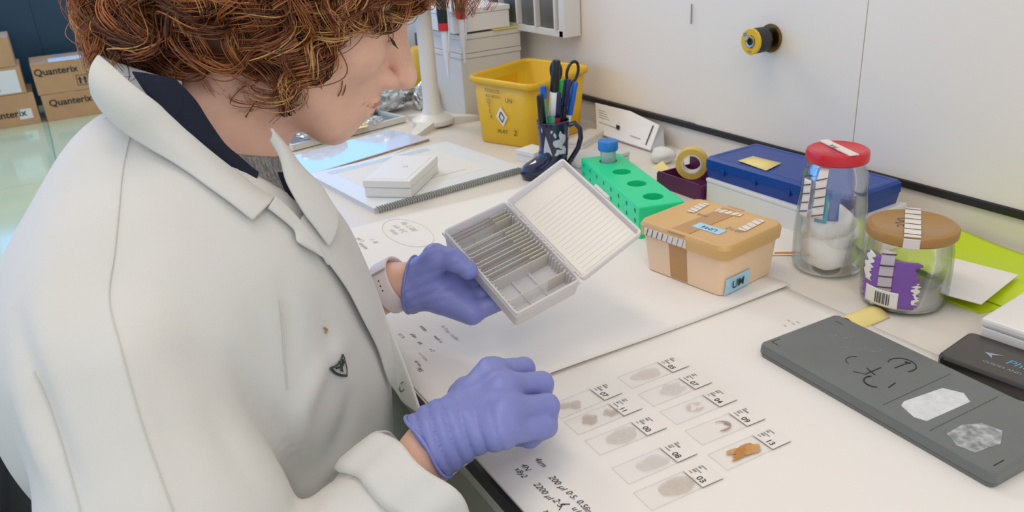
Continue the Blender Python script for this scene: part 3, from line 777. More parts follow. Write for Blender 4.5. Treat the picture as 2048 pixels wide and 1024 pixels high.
tube('handle', [(hd[0] * d_, hd[1] * d_, z) for d_, z in ((.027, .094), (.040, .098), (.049, .088), (.050, .070), (.045, .052), (.036, .038), (.026, .023))], 0.0048, m_navyg, mu, 10)
m_ice = mat('white_print', '#b9bfc9', 0.5)
vm = math.atan2(-MY, -MX)
pm = [(.0268, .042), (.0270, .055), (.0285, .085), (.0298, .104)]
def mug_poly(pts, seed=0):
    v = []
    for a_, z in pts:
        R = np.interp(z, [q_[1] for q_ in pm], [q_[0] for q_ in pm]) + 0.0006
        v.append((R * math.cos(vm + a_), R * math.sin(vm + a_), z))
    ctr = tuple(np.mean(v, 0) * np.array([1.04, 1.04, 1])); n = len(v)
    return mk('printed_motif', v + [ctr], [(i_, (i_ + 1) % n, n) for i_ in range(n)], m_ice, mu)
mug_poly([(-.75, .046), (-.12, .046), (-.2, .056), (-.38, .072), (-.5, .083), (-.6, .072), (-.72, .058)])
for (ca, cz, ra, rz, s_) in ((.30, .068, .32, .009, 1), (.62, .078, .22, .010, 2), (.35, .052, .28, .006, 3), (.72, .055, .2, .007, 4), (.1, .084, .1, .004, 5), (-.1, .091, .07, .003, 6), (.45, .088, .08, .003, 7), (-.75, .093, .06, .003, 8)):
    mug_poly([(ca + (x_ - 0) * 1.0, cz + y_) for x_, y_ in blob(0, 0, ra, rz, 60 + s_, 12, .25)])
def pen(name, label, px_top, base_off, parts, xoff=0.0, rad=0.0045):
    """parts: list of (t0, t1, radius, material, part name); standing in the mug, leaning on its rim"""
    top = at_x(px_top[0], px_top[1], MX + xoff)
    bot = np.array([MX + base_off[0], MY + base_off[1], 0.016])
    t = thing(name, label, 'scissors' if name == 'scissors' else 'pen', bot, 0, 'pens standing in the boot mug')
    L = top - bot
    for (t0, t1, r0, r1, m_, nm) in parts:
        tube(nm, [L * t0, L * (t0 + .02 * (t1 - t0)), L * (t1 - .04 * (t1 - t0)), L * t1], [r0 * .9, r0, r1, r1 * .8], m_, t, 12)
    return t, L
m_mw = mat('marker_white', '#dfe3e6', 0.35); m_mg = mat('marker_green', '#46b28c', 0.4); m_pb = mat('pen_blue', '#1c5fc0', 0.3); m_pn = mat('pen_navy', '#1c2350', 0.3); m_pg2 = mat('pen_green', '#3fae3f', 0.35); m_prd = mat('pen_red', '#b8203a', 0.4)
pen('marker', 'white and green marker with black cap, tallest in the mug', (1113, 120), (-.006, -.008), [(0, .50, .0078, .0078, m_mg, 'grip'), (.50, .72, .0080, .0080, m_mw, 'barrel'), (.72, 1.0, .0086, .0074, m_black, 'cap')], .008)
pen('marker', 'black marker leaning left in the mug', (1080, 190), (-.004, -.016), [(0, .6, .0065, .0065, m_black, 'barrel'), (.6, 1.0, .0072, .0066, m_black, 'cap')], .006)
pen('ballpoint_pen', 'pen with bright blue end at left of the mug', (1086, 172), (.0, -.012), [(0, .86, .004, .004, m_mg, 'barrel'), (.86, 1, .0065, .006, m_pb, 'cap')], -.006)
pen('ballpoint_pen', 'green capped pen behind the white marker', (1124, 160), (-.010, .004), [(0, .80, .0045, .0045, m_pn, 'barrel'), (.8, 1, .0058, .0055, m_pg2, 'cap')], -.004)
pen('ballpoint_pen', 'navy pen with red band beside the white marker', (1117, 185), (.004, .0), [(0, .62, .005, .005, m_pn, 'barrel'), (.62, .68, .0053, .0053, m_prd, 'band'), (.68, 1, .0055, .005, m_pn, 'cap')], .010)
pen('ballpoint_pen', 'clear blue pen at right of the mug', (1151, 164), (.002, .010), [(0, .75, .0042, .0042, m_mw, 'barrel'), (.62, 1, .0062, .0055, m_pb, 'cap')], .002)
pen('ballpoint_pen', 'dark pen with pale clip in the middle of the mug', (1136, 158), (-.004, .008), [(0, .7, .0055, .0055, m_black, 'barrel'), (.7, 1, .0075, .0065, m_pn, 'cap')], .004)
# scissors
sc_b = np.array([MX, MY, 0.02]); sct = thing('scissors', 'scissors with two black loop handles in the mug', 'scissors', sc_b, 0, None)
la, lb_ = at_x(1112, 142, MX - .012) - sc_b, at_x(1145, 144, MX - .012) - sc_b
for cpt, rx, rz_, tilt, bl in ((la, .0105, .0175, .1, -1), (lb_, .0120, .0190, -.35, 1)):
    pts = []
    for k in range(25):
        a_ = 2 * math.pi * k / 24
        y_, z_ = rx * math.cos(a_), rz_ * math.sin(a_)
        pts.append(cpt + np.array([0, y_ * math.cos(tilt) - z_ * math.sin(tilt), y_ * math.sin(tilt) + z_ * math.cos(tilt)]))
    tube('handle_loop', pts, 0.0028, m_black, sct, 8)
    low = cpt + np.array([0, bl * -.004, -rz_])
    tube('shank', [low, low * .6 + np.array([0, 0, .02])], [.0032, .0026], m_black, sct, 8)
tube('blade', [np.array([0, 0, 0]), la * .5], [.002, .005], mat('steel', '#b8bcc0', 0.25, 1.0), sct, 6, .3)
tube('blade', [np.array([0, 0.004, 0]), lb_ * .5], [.002, .005], mat('steel', '#b8bcc0', 0.25, 1.0), sct, 6, .3)

# ---- yellow bin
m_yb = mat('yellow_plastic', '#e3b318', 0.42, var=0.04, vscale=10)
m_ybl = mat('bin_print', '#51431a', 0.6)
n0, l0 = at(1060, 298), at(957, 283)
r0 = at(1168, 262)
ZB = 0.138
n1, l1, r1 = at(1062, 172, ZB), at(934, 152, ZB), at(1180, 132, ZB)
def quad4(l, n, r): return [l[:2], n[:2], r[:2], (l + r - n)[:2]]
def rquad(q, z, rad, n=5):
    out = []
    for i in range(4):
        p0, p1, p2 = np.array(q[i - 1]), np.array(q[i]), np.array(q[(i + 1) % 4])
        a_ = p1 + (p0 - p1) / np.linalg.norm(p0 - p1) * rad; b_ = p1 + (p2 - p1) / np.linalg.norm(p2 - p1) * rad
        for k in range(n + 1):
            t_ = k / n; pt = (1 - t_) ** 2 * a_ + 2 * t_ * (1 - t_) * p1 + t_ * t_ * b_
            out.append((pt[0], pt[1], z))
    return out
def scaleq(q, d):
    c_ = np.mean(q, 0); return [np.array(p_) + (np.array(p_) - c_) / np.linalg.norm(np.array(p_) - c_) * d for p_ in q]
QB, QT = quad4(l0, n0, r0), quad4(l1, n1, r1)
yb = thing('yellow_bin', 'open yellow plastic waste bin with printed hazard marks', 'bin', (0, 0, 0))
loft_rings('bin_body', [rquad(scaleq(QB, -.004), 0.0, .024), rquad(QB, 0.004, .024), rquad(scaleq(QT, -.006), ZB - .006, .024), rquad(scaleq(QT, -.008), ZB - .004, .023), rquad(scaleq(QB, -.006), 0.006, .023)], m_yb, yb, True, True, True)
loft_rings('rim', [rquad(scaleq(QT, -.007), ZB - .012, .024), rquad(scaleq(QT, .002), ZB - .012, .026), rquad(scaleq(QT, .004), ZB - .002, .026), rquad(scaleq(QT, .001), ZB + .002, .025), rquad(scaleq(QT, -.0075), ZB + .0, .024), rquad(scaleq(QT, -.007), ZB - .012, .024)], m_yb, yb, False, False, True)
# print on the left face
fx = (n0 - l0); fx[2] = 0; top_mid = (l1 + n1) / 2; bot_mid = (l0 + n0) / 2
def bin_face(u, w, off=0.0012):
    off += .0045 * w + .001
    b_ = l0 + (n0 - l0) * u; t_ = l1 + (n1 - l1) * u
    nrm = np.cross(n0 - l0, t_ - b_); nrm /= np.linalg.norm(nrm)
    if nrm @ (CAM_P - b_) < 0: nrm = -nrm
    p_ = b_ + (t_ - b_) * w; return p_ + nrm * off
def bin_text(s, u, w, size, m_=m_ybl):
    o_ = bin_face(u, w); x_ = bin_face(u + .1, w) - o_; y_ = bin_face(u, w + .1) - o_
    return text('printed_text', s, size, m_, yb, matrix=frame_mat(o_, x_, y_))
bin_text('RESIDUOS', .30, .82, .010); bin_text('BIO  RIESGO', .30, .74, .008); bin_text('||||', .30, .66, .013); bin_text('UN', .62, .70, .014)
for k, s in enumerate(('S', 'E', 'A')): bin_text(s, .32, .58 - .085 * k, .012)
bin_text('XLAT', .42, .20, .012); bin_text('Z', .72, .19, .017)
dm = [bin_face(.53, .62, .002), bin_face(.64, .47, .002), bin_face(.55, .31, .002), bin_face(.44, .46, .002)]
mk('hazard_diamond', dm, [(0, 1, 2, 3)], m_lab, yb)
dm = [bin_face(.535, .54, .003), bin_face(.585, .46, .003), bin_face(.545, .38, .003), bin_face(.495, .46, .003)]
tube('hazard_symbol', dm + [dm[0]], .0011, m_ybl, yb, 5)

# ---- white cartons stacked behind the bin
m_cream = mat('cream_card', '#d8d2c6', 0.65)
s0 = at(1052, 176); SX, SY = s0[0] - .10, 0.985
def stack_box(px_l, px_r, z0, z1, x, label, mt, depth=.16, lidz=.012):
    a_, b_ = at_x(px_l[0], px_l[1], x), at_x(px_r[0], px_r[1], x)
    t = thing('white_carton', label, 'box', (x, (a_[1] + b_[1]) / 2, z0), 0, 'cartons stacked behind the yellow bin')
    w = (b_[1] - a_[1]) / 2
    box('body', (-depth, -w, 0), (0, w, z1 - z0 - lidz), mt, t, .0015)
    box('lid', (-depth - .002, -w - .002, z1 - z0 - lidz + .0006), (.002, w + .002, z1 - z0), mt, t, .0015)
    return t
XS = -1.74
za = at_x(985, 100, XS)[2]; zb = at_x(985, 62, XS)[2]; zc_ = at_x(985, 12, XS)[2]
stack_box((922, 120), (1041, 110), 0.0, za, XS, 'lowest cream carton behind the yellow bin', m_cream)
stack_box((922, 90), (1041, 80), za + .001, zb, XS + .002, 'middle cream carton of the stack behind the yellow bin', m_cream)
yt = thing('yellow_folder', 'yellow card folder sticking out between two cartons behind the bin', 'folder', (0, 0, 0))
a_, b_ = at_x(985, 60, XS), at_x(1053, 52, XS)
prism('card', [(XS + .008, a_[1]), (XS + .006, b_[1]), (XS - .10, b_[1] - .004), (XS - .10, a_[1])], zb + .001, zb + .004, mat('yellow_card', '#e2cf6a', 0.6), yt)
stack_box((905, 30), (1018, 25), zb + .005, zc_, XS, 'topmost white carton of the stack behind the yellow bin', m_white)
# tall white case with speckled grey base left of the stack
tc_ = thing('white_case', 'pale blue-white instrument case with speckled grey base behind the pipette stand', 'case', (-2.13, 0.86, 0))
box('speckled_base', (-.10, -.045, 0), (.10, .085, .018), mat('speckled_grey', '#4f5660', 0.5, color2='#b9bec4', vscale=140), tc_, .002)
box('case_body', (-.098, -.043, .0185), (.098, .083, .075), mat('pale_blue_case', '#d0dae8', 0.4), tc_, .004)
box('speckled_band', (-.099, -.044, .0755), (.099, .084, .095), mat('speckled_grey', '#4f5660', 0.5), tc_, .002)
box('case_top', (-.096, -.041, .0955), (.096, .081, .24), mat('pale_blue_case', '#d0dae8', 0.4), tc_, .004)

# ---- socket trunking on the wall
tk = thing('socket_trunking', 'white wall trunking with grey socket covers above the yellow bin', 'socket', (0, 0, 0))
zt0 = 0.190; pr_ = .045
x0, x1 = -1.90, -1.535
m_tr = mat('trunking_white', '#d9d7d2', 0.4); m_sk = mat('socket_grey', '#767a7d', 0.35)
yf = WALL_Y - pr_
box('trunking_back', (x0, yf + .012, zt0), (x1, WALL_Y + .002, zt0 + .24), m_tr, tk)
box('trunking_lip', (x0, yf, zt0), (x1, yf + .011, zt0 + .016), m_tr, tk, .002)
box('trunking_end', (x1 - .018, yf, zt0), (x1 + .004, WALL_Y, zt0 + .24), m_tr, tk, .002)
for k in range(4):
    xa = x1 - .026 - (k + 1) * .083
    # curved grey cover and white divider
    v, f = [], []
    for i in range(9):
        u = i / 8
        for z in (zt0 + .017, zt0 + .235): v.append((xa + .076 * u, yf + .010 - .008 * math.sin(math.pi * u), z))
    for i in range(8): f.append((2 * i, 2 * i + 2, 2 * i + 3, 2 * i + 1))
    mk('socket_cover', v, f, m_sk, tk, True).modifiers.new('t', 'SOLIDIFY').thickness = 0.002
    box('divider', (xa + .0765, yf - .004, zt0 + .016), (xa + .0825, yf + .012, zt0 + .236), m_tr, tk, .002)

# ---- gas valve outlet on the wall
vp = at_y(1543, 76, WALL_Y)
vl = thing('gas_outlet', 'wall gas outlet with brass flange and yellow ring face', 'valve', (vp[0], WALL_Y, vp[2]))
vl.rotation_euler = (math.pi / 2, 0, 0)
m_brass = mat('aged_brass', '#7d5e36', 0.35, 1.0, color2='#4a3520', vscale=60)
lathe('flange', [(0, 0), (.0225, 0), (.0235, .003), (.022, .006), (.014, .0075), (0, .0078)], m_brass, vl, 36)
lathe('neck', [(0, .0078), (.012, .0078), (.011, .014), (.0125, .020), (0, .020)], m_brass, vl, 28)
lathe('body', [(0, .019), (.0195, .019), (.0205, .021), (.0205, .043), (.0200, .0445), (0, .0445)], mat('rubber_black', '#2c2d30', 0.55), vl, 40)
lathe('yellow_ring', [(.0105, .0446), (.0200, .0446), (.0212, .0450), (.0212, .0475), (.0200, .0485), (.0105, .0485)], mat('ring_yellow', '#e0b21a', 0.4), vl, 40, close=True)
lathe('socket', [(0.0062, .0446), (.0104, .0446), (.0104, .0498), (.0090, .0505), (.0062, .0495)], mat('chrome', '#b5b0ab', 0.18, 1.0), vl, 8, close=True)
lathe('bore', [(0, .0450), (.006, .0450), (.006, .0455), (0, .0455)], m_black, vl, 8)
box('blue_mark', (-.013, .010, .0486), (-.006, .0155, .0490), mat('blue_mark', '#5f8fb0', 0.4), vl, rot=(0, 0, .2))
text('engraving', 'GAS', .005, m_print, vl, loc=(-.005, -.0175, .0487))

# ---- leaning booklet
bk = thing('booklet', 'white printed booklet leaning against the wall behind the green rack', 'booklet', (0, 0, 0))
A, Cc, D, E_ = at_y(1192, 207, 1.045), at_y(1320, 252, 1.045), at_y(1302, 314, .995), at_y(1196, 304, .995)
for q_ in (D, E_): q_[2] = max(q_[2], .004)
A0 = A; Bm = at_y(1262, 224, 1.046)
def quadpatch(name, P, m_, parent, th=.003):
    o_ = mk(name, P, [tuple(range(len(P)))], m_, parent); s_ = o_.modifiers.new('t', 'SOLIDIFY'); s_.thickness = th; s_.offset = 0
    return o_
quadpatch('cover', [A, Bm, Cc, D, E_], m_paper, bk, .006)
bx_u = (Cc - A); 
def bk_pt(u, w): 
    t_ = A + (Cc - A) * u; b_ = E_ + (D - E_) * u; nrm = np.cross(Cc - A, E_ - A); nrm /= np.linalg.norm(nrm)
    if nrm @ (CAM_P - A) < 0: nrm = -nrm
    return t_ + (b_ - t_) * w + nrm * .0042
for (u, w, ln) in ((.06, .20, .18), (.06, .28, .22), (.06, .36, .20), (.06, .44, .24), (.06, .62, .30), (.36, .32, .06), (.36, .40, .06), (.62, .72, .18)):
    quadpatch('printed_line', [bk_pt(u, w), bk_pt(u + ln, w), bk_pt(u + ln, w + .025), bk_pt(u, w + .025)], m_faint, bk, .0003)
quadpatch('printed_block', [bk_pt(.37, .52), bk_pt(.43, .52), bk_pt(.43, .66), bk_pt(.37, .66)], m_ink, bk, .0003)
quadpatch('printed_bar', [bk_pt(.92, .10), bk_pt(.935, .10), bk_pt(.915, .88), bk_pt(.90, .88)], m_ink, bk, .0003)
o = quadpatch('back_cover', [Cc + np.array([.006, .004, -.004]), D + np.array([.03, .01, .002]), D + np.array([0, 0, .002]), Cc], mat('grey_card', '#a7a5a1', 0.6), bk, .002)

# ---- maroon tape holder with roll
hp = at(1318, 372); mh = thing('tape_holder', 'maroon plastic desk tray left of the dark blue box', 'tray', (hp[0], hp[1], 0), 0.02)
m_mar = mat('maroon_plastic', '#5f2350', 0.45)
box('base', (0, 0, 0), (.10, .07, .004), m_mar, mh, .001)
box('front_wall', (0, -.003, 0), (.10, 0, .028), m_mar, mh, .001)
box('back_wall', (0, .07, 0), (.10, .073, .045), m_mar, mh, .001)
box('side_wall', (-.003, -.003, 0), (0, .073, .025), m_mar, mh, .001); box('side_wall', (.10, -.003, 0), (.103, .073, .025), m_mar, mh, .001)
rp = at_y(1384, 326, hp[1] + .03)
tr_ = thing('tape_roll', 'roll of yellow masking tape standing in the maroon tray', 'tape', (rp[0], rp[1], max(rp[2], .031)))
ro = lathe('tape_wound', [(.0165, -.009), (.0265, -.009), (.0265, .009), (.0165, .009)], mat('yellow_tape', '#dcb656', 0.5), tr_, 40, close=True, rot=(math.pi / 2, 0, .75))
lathe('cardboard_core', [(.0145, -.0092), (.0166, -.0092), (.0166, .0092), (.0145, .0092)], mat('core_white', '#e1d8cb', 0.6), tr_, 40, close=True, rot=(math.pi / 2, 0, .75))
yp = thing('sticky_note', 'yellow note tucked between the green rack and the maroon tray', 'paper', (0, 0, 0))
P = [at_y(1300, 338, .93), at_y(1325, 322, .955), at_y(1345, 345, .945), at_y(1330, 352, .925)]
quadpatch('note_sheet', P, m_yel, yp, .0006)
cpx = at(1300, 330)
pc_ = thing('crumpled_tissue', 'crumpled white tissue wiper behind the green rack', 'tissue', (cpx[0], cpx[1] + .03, 0))
lump('tissue_body', (0, 0, .012), .022, mat('tissue_white', '#dcd8d2', 0.8, bump=.5, bscale=60), pc_, 71, 3, .35, (1.3, 1, .6))

# ---- small things around the mug
b1 = at(1033, 322); sb = thing('small_box', 'small plain white box between notebook and mug', 'box', (b1[0], b1[1], 0), .25)
box('body', (0, 0, 0), (.05, .045, .014), m_white, sb, .001); box('lid', (-.0005, -.0005, .0145), (.0505, .0455, .024), m_white, sb, .001)
b2 = at(1146, 300); sb = thing('cream_box', 'low cream box behind the mug near the wall', 'box', (b2[0] - .02, b2[1] + .0, 0), .5)
box('body', (0, 0, 0), (.035, .10, .008), m_cream, sb, .001); box('lid', (-.0005, -.0005, .0085), (.0355, .1005, .016), m_cream, sb, .001)
b3 = at(1160, 352); sb = thing('plastic_case', 'pale grey plastic case behind the green rack', 'case', (b3[0] - .03, b3[1] - .01, 0), .05)
box('body', (-.02, 0, 0), (.04, .12, .018), mat('pale_grey_plastic', '#c7cac8', 0.35), sb, .002); box('lid', (-.021, -.001, .0185), (.041, .121, .026), mat('pale_grey_plastic', '#c7cac8', 0.35), sb, .002)

# ---- spiral notebook and closed slide box on it
nL, nR, nF, nB = at(752, 430), at(1050, 346), at(925, 284), at(653, 370)
ang = math.atan2((nR - nL)[1], (nR - nL)[0])
nbk = thing('spiral_notebook', 'white spiral-bound notebook lying open-edged on the bench', 'notebook', (nL[0], nL[1], 0), ang)
W_ = np.linalg.norm(nR - nL); ex = (nR - nL) / W_; ey = np.array([-ex[1], ex[0], 0]); H_ = abs((nF - nR) @ ey)
sk = ((nB - nL) @ ex)
box('back_cover', (0, .006, 0), (W_, H_, .0015), mat('cover_white', '#d9dde0', 0.4), nbk)
box('page_block', (.001, .008, .0016), (W_ - .001, H_ - .001, .009), mat('page_edges', '#dcd9d2', 0.8), nbk)
box('front_cover', (0, .006, .0091), (W_, H_, .0106), mat('cover_tinted', '#dfe2e3', 0.3), nbk)
box('cover_print', (.04, .05, .0106), (W_ - .05, H_ - .04, .0109), mat('cover_panel', '#e0ddd6', 0.5), nbk)
for k in range(3): box('printed_line', (.03, H_ - .02 - .008 * k, .0106), (W_ - .06, H_ - .018 - .008 * k, .0109), mat('pale_blue_print', '#a9c3d4', 0.5), nbk)
box('printed_line', (.15, .075, .0109), (.23, .0765, .0111), m_faint, nbk)
pts = []
nturn = 62
for k in range(nturn * 8):
    a_ = 2 * math.pi * k / 8
    pts.append((.006 + (W_ - .012) * k / (nturn * 8), .006 + .0058 * math.cos(a_), .0060 + .0058 * math.sin(a_)))
tube('spiral_binding', pts, .0008, mat('coil_grey', '#6f7472', 0.35), nbk, 5)
q0, q1, q2 = at(731, 394, .011), at(823, 396, .011), at(872, 343, .011)
ang2 = math.atan2((q1 - q0)[1], (q1 - q0)[0]); Ls, Ws = np.linalg.norm(q1 - q0), np.linalg.norm(q2 - q1)
csb = thing('slide_box', 'closed white plastic slide box lying on the spiral notebook', 'box', (q0[0], q0[1], .0112), ang2)
ex2 = (q1 - q0) / Ls; shear_ = (q2 - q1) @ ex2
box('box_base', (0, 0, 0), (Ls, Ws, .017), m_white, csb, .0015)
box('box_lid', (-.0012, -.0012, .0175), (Ls + .0012, Ws + .0012, .031), m_white, csb, .002)
box('lid_panel', (.008, .008, .031), (Ls - .008, Ws - .008, .0315), m_white, csb, .0004)
text('embossed_mark', '25', .012, m_faint, csb, loc=(Ls * .5, Ws * .5, .0316))

# ---- glossy sleeve on a wooden board; its pale blue paints in the window's reflection
c0_, c1_ = at(628, 352), at(852, 284)
ang3 = math.atan2((c1_ - c0_)[1], (c1_ - c0_)[0])
cb_ = thing('document_board', 'wooden clipboard with glossy plastic sleeve near the pipette stand', 'board', (c0_[0], c0_[1], 0), ang3)
Lc = np.linalg.norm(c1_ - c0_) 
box('wood_board', (-.03, 0, 0), (Lc + .01, .16, .005), mat('pale_wood', '#b79b76', 0.5, var=.2, vscale=30), cb_, .001)
box('sleeve', (-.035, -.002, .0052), (Lc + .012, .15, .0066), mat('sleeve_reflection_tint', '#cfd8ec', 0.12, coat=.6), cb_, .0005)
prism('paper_strip', [(.02, -.035), (Lc - .07, -.012), (Lc - .02, .004), (.02, .004)], .0005, .0012, m_paper, cb_)

# ---- foil and tray
m_foil = mat('crumpled_foil', '#d5d8da', 0.18, 1.0, bump=1.0, bscale=70)
f0, f1 = at(612, 296), at(842, 236)
ang4 = math.atan2((f1 - f0)[1], (f1 - f0)[0])
ft = thing('grey_tray', 'shallow grey tray with pale rim behind the chin, foil on it', 'tray', (f0[0], f0[1], 0), ang4)
Lf = np.linalg.norm(f1 - f0) - .055
box('tray_floor', (-.03, 0, .004), (Lf, .24, .008), mat('slate_plastic', '#6d7c87', 0.35), ft)
for nm, lo, hi in (('rim', (-.03, -.006, .002), (Lf, .002, .016)), ('rim', (-.03, .238, .002), (Lf, .246, .016)), ('rim', (-.036, -.006, .002), (-.03, .246, .016)), ('rim', (Lf, -.006, .002), (Lf + .006, .246, .016))):
    box(nm, lo, hi, mat('rim_white', '#d3d0c8', 0.4), ft, .001)
def foil(label, c, r_, seed, sq):
    t = thing('aluminium_foil', label, 'foil', (c[0], c[1], c[2]))
    bm = bmesh.new(); bmesh.ops.create_icosphere(bm, subdivisions=4, radius=1.0)
    rr = np.random.default_rng(seed)
    D_ = rr.normal(size=(26, 3)) * rr.uniform(2, 7, 26)[:, None]; ph = rr.uniform(0, 6, 26)
    for v_ in bm.verts:
        p_ = np.array(v_.co); s_ = 1 + .09 * sum(abs(math.sin(p_ @ D_[q_] + ph[q_])) - .6 for q_ in range(26)) / 2.2
        v_.co = Vector((p_[0] * r_ * s_ * sq[0], p_[1] * r_ * s_ * sq[1], max((p_[2] + .55) * r_ * s_ * sq[2], 0)))
    bm_obj('foil_surface', bm, m_foil, t, False)
    return t
fc = at(800, 222, .01); foil('crumpled silver foil heap left of the pipette stand', (fc[0] - .085, fc[1] - .035, .0085), .072, 3, (1.0, 1.25, .7))
fc = at(886, 225, 0); foil('crumpled silver foil ball right of the pipette stand column', (fc[0] - .075, fc[1] - .005, .0), .042, 5, (.9, .9, 1.05))
fc = at(650, 288, 0); foil('flattened silver foil below the chin', (fc[0] - .015, fc[1] + .0, .0165), .045, 9, (.6, 1.2, .42))
fc = at(735, 262, .01); foil('small silver foil scraps on the grey tray', (fc[0] - .05, fc[1] + .02, .0085), .028, 12, (.8, 1.3, .5))
nt_ = at(735, 252, .016); nn = thing('sticky_note', 'yellow note lying on the grey tray rim', 'paper', (0, 0, 0))
P = [at(700, 262, .0165), at(722, 243, .0175), at(742, 240, .0175), at(735, 254, .0165)]
prism('note_sheet', [(p_[0], p_[1]) for p_ in P], .0166, .0174, m_yel, nn)
rc = at(585, 272, .0); rd = thing('pink_cap', 'small pink plastic cap beside the foil near her collar', 'cap', (rc[0], rc[1], 0))
lathe('cap_body', [(0, 0), (.018, 0), (.019, .003), (.018, .025), (.016, .039), (0, .040)], mat('pink_plastic', '#d9566f', 0.4), rd, 24)
lathe('cap_ring', [(.0192, .002), (.0205, .003), (.0205, .007), (.0192, .008)], mat('pink_plastic', '#d9566f', 0.4), rd, 24, close=True)

# ---- pipette stand
sp = at(868, 250)
ps = thing('pipette_stand', 'white carousel pipette stand with splayed feet', 'stand', (sp[0], sp[1], 0), 0)
m_ps = mat('stand_white', '#dcd8ce', 0.4)
lathe('base', [(0, .004), (.046, .004), (.050, .008), (.050, .016), (.043, .021), (.026, .030), (.021, .045), (.019, .10), (.0185, .30), (0, .30)], m_ps, ps, 40)
for k, a_ in enumerate((1.35, 3.30, 5.45)):
    L_ = .105
    v = []
    for d_, w_, h_ in ((.03, .022, .020), (L_, .011, .010), (L_ + .008, .006, .007)):
        for s_ in (-1, 1):
            for z in (0.0, h_): v.append((d_ * math.cos(a_) - s_ * w_ * math.sin(a_), d_ * math.sin(a_) + s_ * w_ * math.cos(a_), z))
    f = []
    for i in range(2):
        b_ = i * 4; n_ = b_ + 4
        f += [(b_, b_ + 1, n_ + 1, n_), (b_ + 2, n_ + 2, n_ + 3, b_ + 3), (b_ + 1, b_ + 3, n_ + 3, n_ + 1), (b_, n_, n_ + 2, b_ + 2)]
    f += [(0, 2, 3, 1), (8, 9, 11, 10)]
    mk('foot', v, f, m_ps, ps)
lathe('carousel', [(.018, .285), (.070, .285), (.072, .288), (.072, .294), (.018, .297)], m_ps, ps, 40, close=True)
lathe('knob', [(0, .30), (.014, .30), (.015, .318), (0, .322)], m_ps, ps, 24)
m_pw = mat('pipette_white', '#d7d9dc', 0.35); m_tip = mat('pipette_shaft', '#c9cfd6', 0.3)
def pipette(label, dx, dy, band, low=0.0):
    t = thing('pipette', label, 'pipette', (sp[0] + dx, sp[1] + dy, .0), 0, 'pipettes hanging from the carousel stand')
    lathe('shaft', [(0, .125 + low), (.0025, .125 + low), (.0045, .16 + low), (.0075, .17 + low), (.0085, .225 + low), (0, .226 + low)], m_pw, t, 18)
    lathe('coloured_band', [(0, .2262 + low), (.0125, .2262 + low), (.013, .229 + low), (.0125, .242 + low), (0, .243 + low)], mat('band_' + band, {'red': '#c3232e', 'yellow': '#e2b61f'}[band], 0.35), t, 18)
    lathe('handle', [(0, .243 + low), (.0125, .243 + low), (.0135, .26 + low), (.0125, .33 + low), (.006, .335 + low), (.006, .35 + low), (0, .35 + low)], m_black, t, 18)
    tube('ejector', [(.010, .006, .30 + low), (.011, .007, .24 + low), (.007, .004, .18 + low)], .0028, m_tip, t, 8)
    return t
pipette('white pipette with red band in front of the stand column', .088, .008, 'red', .0)
pipette('white pipette with red band to the right of the stand column', .024, .084, 'red', .012)
pipette('white pipette with red band at left of the stand column', .02, -.088, 'red', .004)
tb_ = at_x(851, 150, sp[0] - .25)
yb2 = thing('yellow_tip_box', 'tall yellow bottle behind the pipette stand', 'bottle', (sp[0] - .25, tb_[1], 0))
lathe('bottle_body', [(0, 0), (.035, 0), (.037, .004), (.037, .13), (.03, .145), (.02, .15), (0, .15)], mat('bottle_yellow', '#d9ad12', 0.4), yb2, 28)
lathe('bottle_cap', [(0, .1505), (.018, .1505), (.018, .178), (.016, .181), (0, .181)], mat('bottle_cap', '#3d3a35', 0.5), yb2, 24)
# ================================================================== PERSON
# signed distance helpers (points are (N,3) arrays), polygonised with surface nets
def sd_sphere(P, c, r): return np.linalg.norm(P - np.asarray(c, np.float32), axis=1) - r
def sd_ell(P, c, r, R=None):
    q = P - np.asarray(c, np.float32)
    if R is not None: q = q @ np.asarray(R, np.float32)      # columns of R are the local axes
    r = np.asarray(r, np.float32)
    k0 = np.linalg.norm(q / r, axis=1); k1 = np.linalg.norm(q / (r * r), axis=1)
    return np.where(k1 < 1e-9, -r.min(), k0 * (k0 - 1.0) / np.maximum(k1, 1e-9))
def sd_cap(P, a, b, ra, rb=None):
    rb = ra if rb is None else rb
    a = np.asarray(a, np.float32); b = np.asarray(b, np.float32); ab = b - a
    t = np.clip(((P - a) @ ab) / (ab @ ab), 0, 1)
    return np.linalg.norm(P - a - t[:, None] * ab, axis=1) - (ra + (rb - ra) * t)
def sd_plane(P, o, n):
    n = np.asarray(n, np.float32); n = n / np.linalg.norm(n); return (P - np.asarray(o, np.float32)) @ n
def smin(a, b, k):
    h = np.clip(0.5 + 0.5 * (b - a) / k, 0, 1); return b + (a - b) * h - k * h * (1 - h)
def smax(a, b, k): return -smin(-a, -b, k)
